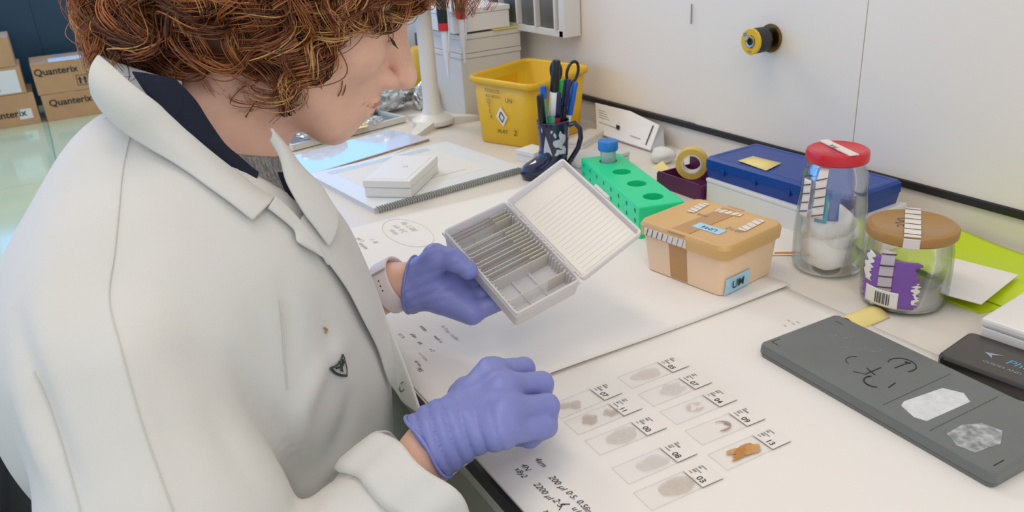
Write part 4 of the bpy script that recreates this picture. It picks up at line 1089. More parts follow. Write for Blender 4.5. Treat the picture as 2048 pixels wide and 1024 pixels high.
def surface_net(fn, lo, hi, h):
    lo = np.asarray(lo, np.float32); n = np.ceil((np.asarray(hi) - lo) / h).astype(int) + 1
    ax = [lo[i] + h * np.arange(n[i], dtype=np.float32) for i in range(3)]
    q = 4
    nc = -(-n // q)
    cx = [lo[i] + h * (q * np.arange(nc[i], dtype=np.float32) + (q - 1) / 2) for i in range(3)]
    X, Y, Z = np.meshgrid(*cx, indexing='ij')
    Fc = fn(np.stack([X.ravel(), Y.ravel(), Z.ravel()], 1)).reshape(X.shape)
    near = np.abs(Fc) < h * q * 1.7
    up = lambda A: A.repeat(q, 0).repeat(q, 1).repeat(q, 2)[:n[0], :n[1], :n[2]]
    F = up(Fc).astype(np.float32)
    idx = np.argwhere(up(near))
    for i in range(0, len(idx), 400000):
        k = idx[i:i + 400000]
        F[k[:, 0], k[:, 1], k[:, 2]] = fn((lo + h * k).astype(np.float32))
    S = F < 0
    c = [(0, 0, 0), (1, 0, 0), (0, 1, 0), (1, 1, 0), (0, 0, 1), (1, 0, 1), (0, 1, 1), (1, 1, 1)]
    m = n - 1
    sub = lambda A, o: A[o[0]:o[0] + m[0], o[1]:o[1] + m[1], o[2]:o[2] + m[2]]
    cnt = sum(sub(S, o).astype(np.int8) for o in c)
    act = (cnt > 0) & (cnt < 8)
    idx = np.argwhere(act); N = len(idx)
    vid = np.full(tuple(m), -1, np.int64); vid[act] = np.arange(N)
    fv = np.stack([sub(F, o)[act] for o in c], 1)
    acc = np.zeros((N, 3)); num = np.zeros(N)
    for a, b in ((0, 1), (2, 3), (4, 5), (6, 7), (0, 2), (1, 3), (4, 6), (5, 7), (0, 4), (1, 5), (2, 6), (3, 7)):
        x = (fv[:, a] < 0) != (fv[:, b] < 0)
        t = np.where(x, fv[:, a] / np.where(x, fv[:, a] - fv[:, b], 1), 0)
        p = np.asarray(c[a])[None] + t[:, None] * (np.asarray(c[b]) - np.asarray(c[a]))[None]
        acc += np.where(x[:, None], p, 0); num += x
    V = lo + h * (idx + acc / num[:, None])
    faces = []
    for d in range(3):
        u, w = (d + 1) % 3, (d + 2) % 3
        sl0 = [slice(None)] * 3; sl1 = [slice(None)] * 3
        sl0[d] = slice(0, n[d] - 1); sl1[d] = slice(1, n[d])
        ch = S[tuple(sl0)] != S[tuple(sl1)]
        e = np.argwhere(ch)
        ok = (e[:, u] > 0) & (e[:, w] > 0) & (e[:, u] < n[u] - 1) & (e[:, w] < n[w] - 1); e = e[ok]
        ins = S[e[:, 0], e[:, 1], e[:, 2]]
        q = []
        for du, dw in ((-1, -1), (0, -1), (0, 0), (-1, 0)):
            k = e.copy(); k[:, u] += du; k[:, w] += dw; q.append(vid[k[:, 0], k[:, 1], k[:, 2]])
        q = np.stack(q, 1); q[~ins] = q[~ins][:, ::-1]
        faces.append(q)
    return V, np.concatenate(faces)
def fast_mesh(name, V, Fq, m, parent=None, smooth=True):
    me = bpy.data.meshes.new(name)
    me.vertices.add(len(V)); me.vertices.foreach_set('co', np.asarray(V, np.float32).ravel())
    k = Fq.shape[1]
    me.loops.add(len(Fq) * k); me.loops.foreach_set('vertex_index', Fq.astype(np.int32).ravel())
    me.polygons.add(len(Fq)); me.polygons.foreach_set('loop_start', np.arange(0, len(Fq) * k, k, dtype=np.int32)); me.polygons.foreach_set('loop_total', np.full(len(Fq), k, np.int32))
    me.update(calc_edges=True); me.validate()
    o = link(name, me, m, parent, False)
    if smooth: me.polygons.foreach_set('use_smooth', np.ones(len(me.polygons), bool))
    return o
def sdf_normal(fn, P, e=0.0015):
    g = np.stack([fn(P + np.eye(3)[i] * e) - fn(P - np.eye(3)[i] * e) for i in range(3)], 1)
    return g / (np.linalg.norm(g, axis=1)[:, None] + 1e-9)
def trace(fn, pxs, t0=0.35, t1=1.6, miss=None):
    """first hit of the pixel rays with a surface"""
    D = np.stack([ray(*p) for p in pxs]); D = D / np.linalg.norm(D, axis=1)[:, None]
    t = np.full(len(D), t0); best = np.full(len(D), 9.0); bt = t.copy()
    for _ in range(90):
        d = fn(CAM_P + D * t[:, None])
        b = d < best; best[b] = d[b]; bt[b] = t[b]
        t = np.where(d > 0.0004, t + np.clip(d, 0.0003, 0.05) * 0.8, t)
        t = np.minimum(t, t1)
    t = np.where(best > 0.002, bt, t)
    return CAM_P + D * t[:, None]
def resample(pl, n):
    pl = np.asarray(pl, float); s = np.r_[0, np.cumsum(np.linalg.norm(np.diff(pl, axis=0), axis=1))]
    u = np.linspace(0, s[-1], n)
    # smooth (Catmull-Rom like) interpolation through the points
    out = []
    for x in u:
        i = min(max(np.searchsorted(s, x) - 1, 0), len(pl) - 2); t = (x - s[i]) / max(s[i + 1] - s[i], 1e-9)
        p0, p1, p2, p3 = pl[max(i - 1, 0)], pl[i], pl[i + 1], pl[min(i + 2, len(pl) - 1)]
        out.append(.5 * (2 * p1 + (p2 - p0) * t + (2 * p0 - 5 * p1 + 4 * p2 - p3) * t * t + (3 * p1 - p0 - 3 * p2 + p3) * t ** 3))
    return np.array(out)
def vnoise(P, seed, scale, n=14):
    """smooth pseudo-random field made of a few plane waves"""
    r = np.random.default_rng(seed); D = r.normal(size=(n, 3)); D /= np.linalg.norm(D, axis=1)[:, None]
    D *= r.uniform(.6, 1.5, n)[:, None] / scale; ph = r.uniform(0, 6.28, n)
    return np.sin(P @ D.T + ph).sum(1) / math.sqrt(n)

m_skin = mat('skin', '#f0bfa7', 0.48, sss=0.12, var=0.10, vscale=45, bump=0.06, bscale=700)
m_coat = mat('lab_coat_cotton', '#d6d4cf', 0.85, bump=0.10, bscale=900, sheen=0.1, var=.02, vscale=25)
m_glove = mat('violet_nitrile', '#7f85c4', 0.42, bump=0.08, bscale=500, var=.06, vscale=30)

# ---------------- pose (bench frame)
HX = -0.768
pitch = math.radians(29); yaw = math.radians(-13); roll = math.radians(0)
Rh = (Matrix.Rotation(yaw, 3, 'Z') @ Matrix.Rotation(-pitch, 3, 'X') @ Matrix.Rotation(roll, 3, 'Y'))
Rh = np.array(Rh)                       # columns: head right, forward, up
NOSE_L = np.array([0, 0.124, -0.034])
HS = 1.12
tipw = at_x(827, 158, HX)
HEAD = tipw - Rh @ (NOSE_L * HS)
def to_head(P): return ((P - HEAD.astype(np.float32)) @ Rh.astype(np.float32)) / HS
def from_head(L): return HEAD + (np.asarray(L) * HS) @ Rh.T
C7 = np.array([-.790, 0.085, 0.300])
SHR = np.array([-0.645, -0.002, 0.150]); SHL = np.array([-0.955, 0.03, 0.165])
ELR = np.array([-0.520, -0.006, -0.085]); WRR = np.array([-0.536, 0.205, 0.040])
ELL = np.array([-0.920, 0.105, -0.05]); WRL = np.array([-0.790, 0.275, 0.078])
PEL = np.array([-0.735, -0.01, -0.27])

def head_sdf(L):
    X = L.copy(); X[:, 0] = np.abs(X[:, 0])       # symmetric
    d = sd_ell(X, (0, -.012, .032), (.073, .094, .084))
    d = smin(d, sd_ell(X, (0, .022, -.02), (.062, .066, .082)), .03)
    d = smin(d, sd_cap(X, (.046, .008, -.055), (.020, .062, -.094), .022, .019), .028)      # jaw
    d = smin(d, sd_ell(X, (0, .072, -.098), (.020, .018, .018)), .020)                       # chin
    d = smin(d, sd_cap(X, (.040, .062, .022), (.008, .083, .020), .013, .012), .018)         # brow
    d = smin(d, sd_ell(X, (.038, .052, -.026), (.026, .029, .023)), .025)                    # cheekbone
    d = smin(d, sd_ell(X, (0, .081, -.066), (.027, .020, .026)), .016)                       # muzzle
    d = smax(d, -sd_ell(X, (.033, .094, .000), (.019, .013, .012)), .014)                    # eye socket
    d = smin(d, sd_ell(X, (.032, .0745, -.001), (.0150, .0125, .0125)), .004)                # lid over eyeball
    d = smin(d, sd_ell(X, (0, .078, -.014), (.020, .021, .034)), .014)                       # nose root, side walls
    nose = sd_cap(X, (0, .085, .010), (0, .1135, -.032), .0088, .0105)
    nose = smin(nose, sd_ell(X, (0, .116, -.037), (.0115, .0105, .0095)), .008)
    nose = smin(nose, sd_ell(X, (.0135, .0985, -.0425), (.0080, .0125, .0085)), .005)
    nose = smin(nose, sd_cap(X, (0, .105, -.046), (0, .090, -.052), .006, .006), .007)
    d = smin(d, nose, .009)
    d = smax(d, -sd_cap(X, (.0062, .106, -.0515), (.0075, .098, -.043), .0032, .0028), .003)  # nostril
    lips = sd_ell(X, (0, .0950, -.0660), (.021, .0072, .0050))
    lips = smin(lips, sd_ell(X, (0, .0922, -.0762), (.018, .0078, .0056)), .0015)
    d = smin(d, lips, .006)
    d = smax(d, -smin(sd_cap(X, (0, .1045, -.0712), (.014, .1010, -.0708), .0007, .0007), sd_cap(X, (.014, .1010, -.0708), (.025, .0850, -.0690), .0007, .0007), .001), .004)     # mouth line
    d = smin(d, sd_ell(X, (.071, -.012, -.008), (.010, .018, .030)), .008)                    # ear
    return d
def neck_sdf(P):
    a = from_head((0, -.03, -.045)); b = C7 + np.array([0, .012, -.02])
    d = sd_cap(P, a, b, .053, .060)
    d = smin(d, sd_cap(P, from_head((0, .0, -.075)), C7 + np.array([0.0, .052, -.045]), .038, .046), .03)
    return d
def body_sdf(P):
    P = P.astype(np.float32)
    d = head_sdf(to_head(P)) * HS
    d = smin(d, neck_sdf(P), .022)
    # inner torso and arms (under the clothes), hands are under the gloves
    d = smin(d, sd_ell(P, (-.785, .055, .10), (.125, .085, .17)), .05)
    d = smin(d, sd_cap(P, (-.75, .0, -.05), PEL, .10, .11), .06)
    for S, E, W, G in ((SHR, ELR, WRR, np.array([-.533, .225, .045])), (SHL, ELL, WRL, np.array([-.775, .29, .083]))):
        d = smin(d, sd_cap(P, (S + C7) / 2 + np.array([0, -.03, -.09]), S + np.array([0, 0, -.03]), .045, .04), .04)
        d = smin(d, sd_cap(P, S + np.array([0, 0, -.03]), E, .038, .036), .02)
        d = smin(d, sd_cap(P, E, W, .036, .0245), .02)
        d = smin(d, sd_cap(P, W, G, .0245, .024), .01)
    return d
# ---------------- lab coat volume
V_TOP = np.array([HX, .165, .300]); V_BOT = np.array([HX + .030, .285, .120])
SLV_END = WRR * .97 + ELR * .03 + np.array([.002, -.012, -.028])
def coat_torso(P):
    d = sd_ell(P, (-.780, .075, .120), (.170, .150, .190))
    d = smin(d, sd_ell(P, (-.755, .080, -.01), (.122, .162, .16)), .07)
    d = smin(d, sd_ell(P, (-.735, .006, .090), (.15, .122, .150)), .045)
    d = smin(d, sd_cap(P, (-.740, .075, -.14), PEL + np.array([0, .04, -.06]), .150, .150), .06)
    d = smin(d, sd_cap(P, C7 + np.array([0, -.005, -.075]), SHR + np.array([-.03, -.005, -.005]), .078, .074), .045)
    d = smin(d, sd_cap(P, C7 + np.array([0, -.005, -.075]), SHL + np.array([.03, 0, -.005]), .078, .070), .045)
    return d
def sleeve_r(P):
    d = sd_cap(P, SHR + np.array([0, -.004, -.015]), SHR * .45 + ELR * .55, .078, .087)
    d = smin(d, sd_cap(P, SHR * .45 + ELR * .55, ELR + np.array([0, .01, 0]), .087, .078), .03)
    d2 = sd_cap(P, ELR, SLV_END + (SLV_END - ELR) * .1, .066, .051)
    d2 = smax(d2, sd_plane(P, SLV_END - (SLV_END - ELR) * .06, SLV_END - ELR), .004)
    return smin(d, d2, .018)
def sleeve_l(P):
    d = sd_cap(P, SHL + np.array([0, 0, -.015]), ELL, .070, .064)
    return smin(d, sd_cap(P, ELL, ELL * .25 + WRL * .75, .062, .042), .03)
def coat_full(P):
    P = P.astype(np.float32)
    d = smin(coat_torso(P), sleeve_l(P), .03)
    return smin(d, sleeve_r(P), .014)
def neck_cut(P):
    d = sd_cap(P, V_TOP, V_BOT, .092, .040)
    return smin(d, sd_cap(P, C7 + np.array([0, .02, .0]), C7 + np.array([0, .05, .12]), .066, .08), .02)
def coat_sdf(P):
    P = P.astype(np.float32)
    d = coat_full(P)
    d = smax(d, -neck_cut(P), .006)
    # creases: shallow grooves and ridges of the cloth
    for k, (a, b, ra, rb, dep) in enumerate(CREASES):
        d = smax(d, -(sd_cap(P, a, b, ra, rb)), .006) if dep < 0 else smin(d, sd_cap(P, a, b, ra, rb), dep)
    return d
CREASES = []
FOLDS = [([(470, 700), (520, 800), (570, 880), (606, 965), (612, 1024)], -.009, .011), ([(700, 690), (650, 730), (610, 810), (592, 900)], .007, .014),
         ([(30, 620), (55, 740), (95, 860), (160, 1010)], -.006, .010), ([(215, 590), (240, 690), (285, 850), (347, 1020)], .003, .010), ([(250, 480), (215, 580), (175, 700)], -.003, .02),
         ([(500, 620), (535, 700), (560, 790)], -.003, .012), ([(640, 975), (700, 935), (770, 900)], -.005, .010), ([(600, 1000), (650, 960), (720, 900)], .004, .012),
         ([(560, 540), (585, 640), (590, 740)], -.0025, .008), ([(120, 420), (90, 560), (85, 700)], .003, .02), ([(420, 560), (470, 680), (540, 800)], .004, .025), ([(20, 760), (60, 880), (100, 980)], .004, .012),
         ([(330, 520), (300, 640), (310, 760)], .003, .03), ([(150, 560), (125, 700), (150, 860)], -.003, .02), ([(640, 600), (662, 680), (650, 760)], -.003, .012), ([(705, 780), (690, 850), (660, 910)], -.004, .012), ([(300, 330), (400, 430), (480, 520)], -.0025, .02), ([(420, 800), (470, 900), (540, 1000)], -.003, .016)]
def coat_folds(P):
    f = .0020 * vnoise(P, 3, .05) + .0009 * vnoise(P * np.array([1, 1, .5]), 8, .02)
    for pl, amp, w in FOLDS:
        Q = trace(coat_full, [tuple(q) for q in resample(pl, 24)])
        g = np.zeros(len(P))
        for i, q in enumerate(Q):
            g = np.maximum(g, math.sin(math.pi * (i + .3) / 23.6) * np.exp(-(((P - q) ** 2).sum(1)) / (w * w)))
        f = f + amp * g
    return f
def collar_form(P):
    P = P.astype(np.float32)
    d = coat_full(P)
    return smin(d, sd_cap(P, (HX, .088, .335), (HX, .150, .205), .068, .088), .02)
def band_mask(V, Fq, test): return test(V[Fq].mean(1))
person = thing('person', 'person in white lab coat and violet gloves looking down, holding a slide box', 'person', (0, 0, 0))
V, Fq = surface_net(body_sdf, np.array([-1.08, -.16, -.40]), np.array([-.42, .40, .50]), .0027)
body = fast_mesh('body', V, Fq, m_skin, person)
Lc_ = ((V[Fq].mean(1) - HEAD) @ Rh) / HS
m_lip = mat('lip', '#cc8478', 0.4, sss=.1)
body.data.materials.append(m_lip)
lip = (sd_ell(Lc_, (0, .0950, -.0660), (.0205, .0085, .0046)) < .0012) | (sd_ell(Lc_, (0, .0922, -.0762), (.0178, .0090, .0050)) < .0012)
body.data.polygons.foreach_set('material_index', lip.astype(np.int32))
# shirt under the coat
m_shirt = mat('grey_marl', '#a9a7a6', 0.9, bump=.3, bscale=500, color2='#6e6c6b', vscale=420, stretch=(1, 1, .25))
def shirt_sdf(P):
    P = P.astype(np.float32)
    d = sd_ell(P, (HX, .090, .128), (.125, .116, .150))
    nk = np.maximum(neck_sdf(P) - .0045, np.abs(sd_plane(P, (HX, .16, .246), (0, .35, .94))) - .016)
    d = smin(d, nk, .012)
    d = np.maximum(d, sd_plane(P, (HX, .16, .262), (0, .35, .94)))
    return d
V, Fq = surface_net(shirt_sdf, np.array([-.93, -.04, -.05]), np.array([-.64, .22, .36]), .0035)
fast_mesh('shirt', V, Fq, m_shirt, person)
# coat
V, Fq = surface_net(coat_sdf, np.array([-1.12, -.30, -.55]), np.array([-.40, .36, .36]), .0048)
nrm = sdf_normal(coat_sdf, V)
V = V + nrm * coat_folds(V)[:, None]
coat = fast_mesh('lab_coat', V, Fq, m_coat, person)

def strip(name, e0, e1, form, m, parent, n=36, k=8, off=(.004, .004), bulge=.003, th=.0025, wob=0.0, seed=1, t1=1.6):
    """cloth strip between two outlines, laid on a form"""
    a, b = resample(e0, n), resample(e1, n)
    pts = [(a[i] * (1 - j / (k - 1)) + b[i] * j / (k - 1)) for i in range(n) for j in range(k)]
    P = trace(form, pts, t1=t1); N = sdf_normal(form, P)
    ws = np.tile(np.linspace(0, 1, k), n)
    o = off[0] + (off[1] - off[0]) * ws + bulge * np.sin(np.pi * ws)
    P = P + N * (o + wob * vnoise(P, seed, .012))[:, None]
    f = [(i * k + j, i * k + j + 1, (i + 1) * k + j + 1, (i + 1) * k + j) for i in range(n - 1) for j in range(k - 1)]
    ob = mk(name, P, f, m, parent, True)
    s = ob.modifiers.new('t', 'SOLIDIFY'); s.thickness = th; s.offset = 0
    sm = ob.modifiers.new('s', 'SUBSURF'); sm.levels = 1; sm.render_levels = 1
    return ob
m_navyc = mat('navy_knit', '#141a2e', 0.9, bump=.3, bscale=700)
def inner_form(P):
    P = P.astype(np.float32)
    return smin(shirt_sdf(P) - .006, sd_cap(P, (HX, .092, .325), (HX, .150, .215), .060, .070), .015)
strip('cardigan_edge', [(275, 150), (300, 188), (345, 243), (400, 303), (450, 348), (500, 382)], [(352, 165), (385, 200), (412, 240), (445, 285), (475, 312), (508, 348)], inner_form, m_navyc, person, off=(.010, .012))
strip('cardigan_edge', [(546, 345), (560, 385), (585, 425), (620, 480)], [(566, 350), (584, 390), (612, 432), (644, 482)], inner_form, m_navyc, person, n=20, off=(.008, .008))
# inner collar stand around the back of the neck
v, f = [], []
for k in range(41):
    a_ = math.radians(-78 + 156 * k / 40)
    for j in range(4):
        r_ = .066 + .003 * (3 - j)
        v.append((C7[0] + .004 + r_ * math.sin(a_), .108 - (r_ - .004) * math.cos(a_), .366 - .026 * (1 - math.cos(a_)) - .018 * (3 - j)))
for k in range(40):
    for j in range(3): f.append((k * 4 + j, k * 4 + j + 1, k * 4 + j + 5, k * 4 + j + 4))
o = mk('collar_stand', v, f, m_coat, person, True); o.modifiers.new('t', 'SOLIDIFY').thickness = .002
collar = strip('collar', [(201, 110), (228, 132), (265, 165), (330, 215), (375, 260), (420, 302), (470, 343), (520, 383), (549, 397)],
      [(196, 190), (215, 222), (260, 265), (310, 305), (360, 340), (420, 385), (460, 415), (485, 435), (500, 447)], collar_form, m_coat, person, n=44, k=10, off=(.002, .005), bulge=.006, th=.003, wob=.0006)
strip('collar', [(526, 262), (560, 300), (590, 340), (622, 372), (640, 400), (655, 425)], [(528, 285), (548, 322), (560, 372), (590, 430), (612, 460), (640, 500)], collar_form, m_coat, person, n=30, k=8, off=(.012, .010), bulge=.004, th=.003, wob=.0006)
def front_form(P):
    P = P.astype(np.float32)
    slab = np.maximum(np.abs(P[:, 1] - .246 + .25 * np.maximum(P[:, 2] - .12, 0)) - .002, np.abs(P[:, 0] + .74) - .16)
    return smin(coat_full(P) - .003, slab, .03)
strip('front_flap', [(630, 380), (690, 448), (728, 525), (760, 600), (800, 690), (825, 760), (849, 829)],
      [(598, 440), (640, 508), (690, 578), (723, 642), (752, 700), (775, 765), (805, 798)], front_form, m_coat, person, n=44, k=10, off=(.002, .002), bulge=.002, th=.003, wob=.0008)
strip('lapel', [(545, 397), (570, 420), (600, 452), (629, 491), (650, 535)], [(530, 420), (548, 432), (584, 462), (590, 486), (622, 500)], front_form, m_coat, person, n=24, k=6, off=(.006, .004), bulge=.002, th=.0025, wob=.0012)
def seam(pl, r=.0009, m=m_coat, name='seam', form=coat_full, off=.001, n=40, closed=False):
    P = trace(form, [tuple(q) for q in resample(pl, n)]); N = sdf_normal(form, P)
    P = P + N * (off + coat_folds(P)[:, None])
    return tube(name, P, r, m, person, 6)
m_seam = mat('coat_seam', '#c9c7c0', 0.9)
for pl in ([(262, 268), (246, 340), (238, 420), (228, 500), (216, 590), (240, 690), (285, 850), (347, 1023)], [(52, 742), (95, 860), (160, 1023)], [(562, 600), (570, 690), (576, 780)]):
    seam(pl, .0005, m_seam)
m_emb = mat('emblem_ink', '#3b3f42', 0.8)
def ink(pl, r): return seam(pl, r * .72, m_emb, 'emblem', coat_full, .0012, 14)
ink([(681, 708), (677, 722), (668, 731), (656, 735)], .0012); ink([(656, 735), (668, 745), (680, 750), (692, 751)], .0017); ink([(692, 751), (692, 738), (687, 722), (681, 708)], .0007)
ink([(682, 718), (682, 728), (680, 742)], .0012); ink([(685, 722), (681, 732), (669, 736)], .0013); ink([(673, 722), (679, 730), (684, 743)], .0008)
seam([(652, 655), (659, 660), (655, 666)], .0009, mat('stain_ochre', '#b98f4f', 0.8), 'stain', coat_full, .001, 8)
cs = trace(front_form, [(785, 770)])[0]; csn = sdf_normal(front_form, cs[None])[0]
def ring_pts(c, n, r, k=24):
    u = np.cross(n, [0, 0, 1.0]); u /= np.linalg.norm(u); w = np.cross(n, u)
    return [c + r * (math.cos(a) * u + math.sin(a) * w) for a in np.linspace(0, 2 * math.pi, k)]
tube('snap_button', ring_pts(cs + csn * .0115, csn, .0048), .0009, mat('snap_metal', '#9a978c', .35, .8), person, 6)
# turned-up sleeve cuff
ax = (SLV_END - ELR); ax /= np.linalg.norm(ax)
cu_ = np.cross(ax, [0, 0, 1.0]); cu_ /= np.linalg.norm(cu_); cw_ = np.cross(cu_, ax)
rings = []
for s_, r_ in ((-.026, .0520), (-.030, .0575), (-.030, .0605), (-.022, .0625), (-.005, .0625), (.008, .0620), (.0125, .0610), (.0125, .0585), (-.01, .0560), (-.03, .0535), (-.06, .0500)):
    rg_ = []
    for k in range(72):
        a_ = 2 * math.pi * k / 72
        wv = 1 + .030 * math.sin(3 * a_ + .8) + .018 * math.sin(7 * a_ + s_ * 60) + .012 * math.sin(13 * a_ + 2)
        sh = .006 * math.sin(2 * a_ + .5) + .0035 * math.sin(5 * a_)
        rg_.append(SLV_END + ax * (s_ + sh) + (cu_ * math.cos(a_) + cw_ * math.sin(a_)) * r_ * wv)
    rings.append(rg_)
loft_rings('sleeve_cuff', rings, m_coat, person, False, False, True)
# ---------------- gloved hands
def W3(l): return np.asarray(l, float)
def glove_mesh(name, fn, lo, hi, parent, wr_amp=.0007, dirs=((.3, 1, .2), .009), h=.0022, seed=2, fade=None):
    V, Fq = surface_net(fn, lo, hi, h)
    N = sdf_normal(fn, V)
    dv = np.asarray(dirs[0], float); dv /= np.linalg.norm(dv)
    ph = V @ dv / dirs[1] * 2 * math.pi + 2.2 * vnoise(V, seed, .03)
    amp = np.clip(.5 + .6 * vnoise(V, seed + 5, .02), 0, 1.2) * (1 if fade is None else fade(V))
    V = V + N * (wr_amp * amp * (np.abs(np.sin(ph / 2)) ** .5 - .6))[:, None]
    return fast_mesh(name, V, Fq, m_glove, parent)
def ring_on(fn, c, axis, n=48, r0=.004, r1=.08):
    axis = np.asarray(axis, float); axis = axis / np.linalg.norm(axis)
    u = np.cross(axis, [0, 0, 1.0]); u /= np.linalg.norm(u); w = np.cross(axis, u)
    A = np.linspace(0, 2 * math.pi, n, endpoint=False)
    D = np.cos(A)[:, None] * u + np.sin(A)[:, None] * w
    t = np.full(n, r0)
    for _ in range(60):
        d = fn((c + D * t[:, None]).astype(np.float32)); t = np.clip(t - d * .8, r0, r1)
    return c + D * t[:, None], D
# right hand: loose fist above the paper, back of the hand up
RM = [at(982, 745, .074), at(1004, 776, .077), at(1010, 822, .072), at(998, 868, .062)]
RP = [at(1047, 738, .062), at(1082, 768, .060), at(1094, 812, .055), at(1088, 852, .047)]
RW = WRR + np.array([.0, .010, .010]); RD, RT = [], []
for k in range(4):
    v = RP[k] - RM[k]; v /= np.linalg.norm(v)
    RD.append(RP[k] + np.array([-.001, -.004, -.021]) + v * .003)
    RT.append(RD[k] + np.array([0, -.020, -.004]))
RD[3] = RP[3] + np.array([-.014, -.006, -.017]); RT[3] = RD[3] + np.array([-.012, -.012, -.002])
gcut = WRR + np.array([.000, -.004, .004])
gax = np.mean(RM, 0) - WRR; gax /= np.linalg.norm(gax)
def glove_r(P):
    P = P.astype(np.float32)
    d = None
    for k in range(4):
        c = sd_cap(P, RW, RM[k], .0225, (.0128, .0132, .0126, .0118)[k])
        d = c if d is None else smin(d, c, .012)
    d = smin(d, sd_cap(P, RM[0] * .5 + RM[1] * .5, RM[2] * .5 + RM[3] * .5, .0125, .0125), .012)
    d = smin(d, sd_cap(P, RW + np.array([-.018, .022, -.008]), np.array(RM[0]) + np.array([-.010, -.02, -.018]), .017, .014), .014)     # thumb base
    fing = None
    for k in range(4):
        r = (.0108, .0113, .0109, .0100)[k]
        f = sd_cap(P, RM[k], RP[k], r * 1.10, r * 1.02)
        f = smin(f, sd_cap(P, RP[k], RD[k], r, r * .92), .003)
        f = smin(f, sd_cap(P, RD[k], RT[k], r * .92, r * .82), .003)
        fing = f if fing is None else smin(fing, f, .0022)
    d = smin(d, fing, .010)
    t0 = np.array(RM[0]) + np.array([-.012, -.025, -.022]); t1 = t0 + np.array([.006, .030, -.012]); t2 = t1 + np.array([.012, .022, -.006])
    d = smin(d, smin(sd_cap(P, t0, t1, .0135, .011), sd_cap(P, t1, t2, .011, .0092), .004), .006)
    d = smin(d, sd_cap(P, gcut - gax * .004, RW, .0300, .0255), .014)
    return smax(d, -sd_plane(P, gcut, gax), .002)
lo_ = np.min(np.vstack(RM + RP + RD + RT + [gcut]), 0) - .045; hi_ = np.max(np.vstack(RM + RP + RD + RT + [gcut]), 0) + .045
glr = glove_mesh('glove', glove_r, lo_, hi_, person, .0040, ((.30, .93, .2), .0125), fade=lambda V: np.clip(1.25 - ((V - WRR) @ gax) / .085, .12, 1), h=.0020)
tag(glr, 'violet nitrile glove on the hand above the paper')
rp_, rd_ = ring_on(glove_r, gcut + gax * .003, gax, 56)
rp_ = rp_ + rd_ * (.0006 + .0008 * np.sin(np.linspace(0, 2 * math.pi, 56, endpoint=False) * 5))[:, None] - gax * (.002 + .002 * np.sin(np.linspace(0, 2 * math.pi, 56, endpoint=False) * 3 + 1))[:, None]
tube('glove_cuff_roll', np.vstack([rp_, rp_[:1]]), .0017, m_glove, glr, 8)

# slide box frame
BT = np.array([-0.775, .340, .134]); BU = np.array([.909, .110, -.401]); BV = np.array([-.043, .984, .172])
BU /= np.linalg.norm(BU); BV -= BU * (BV @ BU); BV /= np.linalg.norm(BV); BN = np.cross(BU, BV)
def bx(u, v, n): return BT + BU * u + BV * v + BN * n
# left hand: thumb over the rim, fingers spread under the box
LW = WRL + np.array([.018, .020, .005])
LM = [bx(.034, -.012, -.036), bx(.054, -.014, -.040), bx(.072, -.016, -.042), bx(.088, -.020, -.042)]
LP = [bx(.040, .026, -.0355), bx(.060, .028, -.0355), bx(.079, .026, -.0355), bx(.097, .020, -.0355)]
LT = [bx(.044, .060, -.0350), bx(.066, .064, -.0350), bx(.086, .060, -.0350), bx(.104, .048, -.0350)]
lcut = at_d(818, 574, .900); lax = np.mean(LM, 0) - WRL; lax /= np.linalg.norm(lax)
TH0, TH1, TH2, TH3 = at_d(850, 548, .885), at_d(872, 516, .872), at_d(908, 520, .862), at_d(938, 541, .858)
def glove_l(P):
    P = P.astype(np.float32)
    d = None
    for k in range(4):
        c = sd_cap(P, LW, LM[k], .0225, .0135)
        d = c if d is None else smin(d, c, .012)
    for k in range(4):
        f = smin(sd_cap(P, LM[k], LP[k], .0108, .0098), sd_cap(P, LP[k], LT[k], .0098, .0085), .003)
        d = smin(d, f, .004)
    th = smin(sd_cap(P, TH0, TH1, .019, .0150), sd_cap(P, TH1, TH2, .0142, .0112), .006)
    th = smin(th, sd_cap(P, TH2, TH3, .0114, .0098), .004)
    d = smin(d, th, .010)
    d = smin(d, sd_cap(P, lcut - lax * .004, LW, .0285, .0250), .012)
    return smax(d, -sd_plane(P, lcut, lax), .002)
allp = np.vstack(LM + LP + LT + [lcut, TH0, TH1, TH2, TH3])
gll = glove_mesh('glove', glove_l, allp.min(0) - .04, allp.max(0) + .04, person, .0012, ((.4, .2, -.9), .011), seed=9)
tag(gll, 'violet nitrile glove gripping the slide box')
rp_, rd_ = ring_on(glove_l, lcut + lax * .003, lax, 56)
tube('glove_cuff_roll', np.vstack([rp_ + rd_ * .0006, (rp_ + rd_ * .0006)[:1]]), .0013, m_glove, gll, 8)

# wristwatch with white strap
wt = bpy.data.objects.new('wristwatch', None); COL.objects.link(wt); wt.parent = person; tag(wt, 'white strap wristwatch on the wrist holding the box')
wc = at_d(789, 578, .903); wax = lcut - ELL; wax /= np.linalg.norm(wax)
m_strap = mat('white_silicone', '#e6d8d6', 0.45)
rings = []
n_ = 60
base, Dr = ring_on(lambda P: body_sdf(P), wc, wax, n_, .010, .06)
for off_, s_ in ((.0008, -.011), (.0032, -.011), (.0036, -.009), (.0036, .009), (.0032, .011), (.0008, .011)):
    rings.append([base[k] + Dr[k] * off_ + wax * s_ for k in range(n_)])
v = [p for r in rings for p in r]; f = []
for i in range(6):
    i2 = (i + 1) % 6
    for k in range(n_): f.append((i * n_ + k, i * n_ + (k + 1) % n_, i2 * n_ + (k + 1) % n_, i2 * n_ + k))
mk('strap', v, f, m_strap, wt, True)
camdir = CAM_P - wc; camdir /= np.linalg.norm(camdir)
kk = int(np.argmax(Dr @ (camdir + np.array([0, 0, .9])))); 
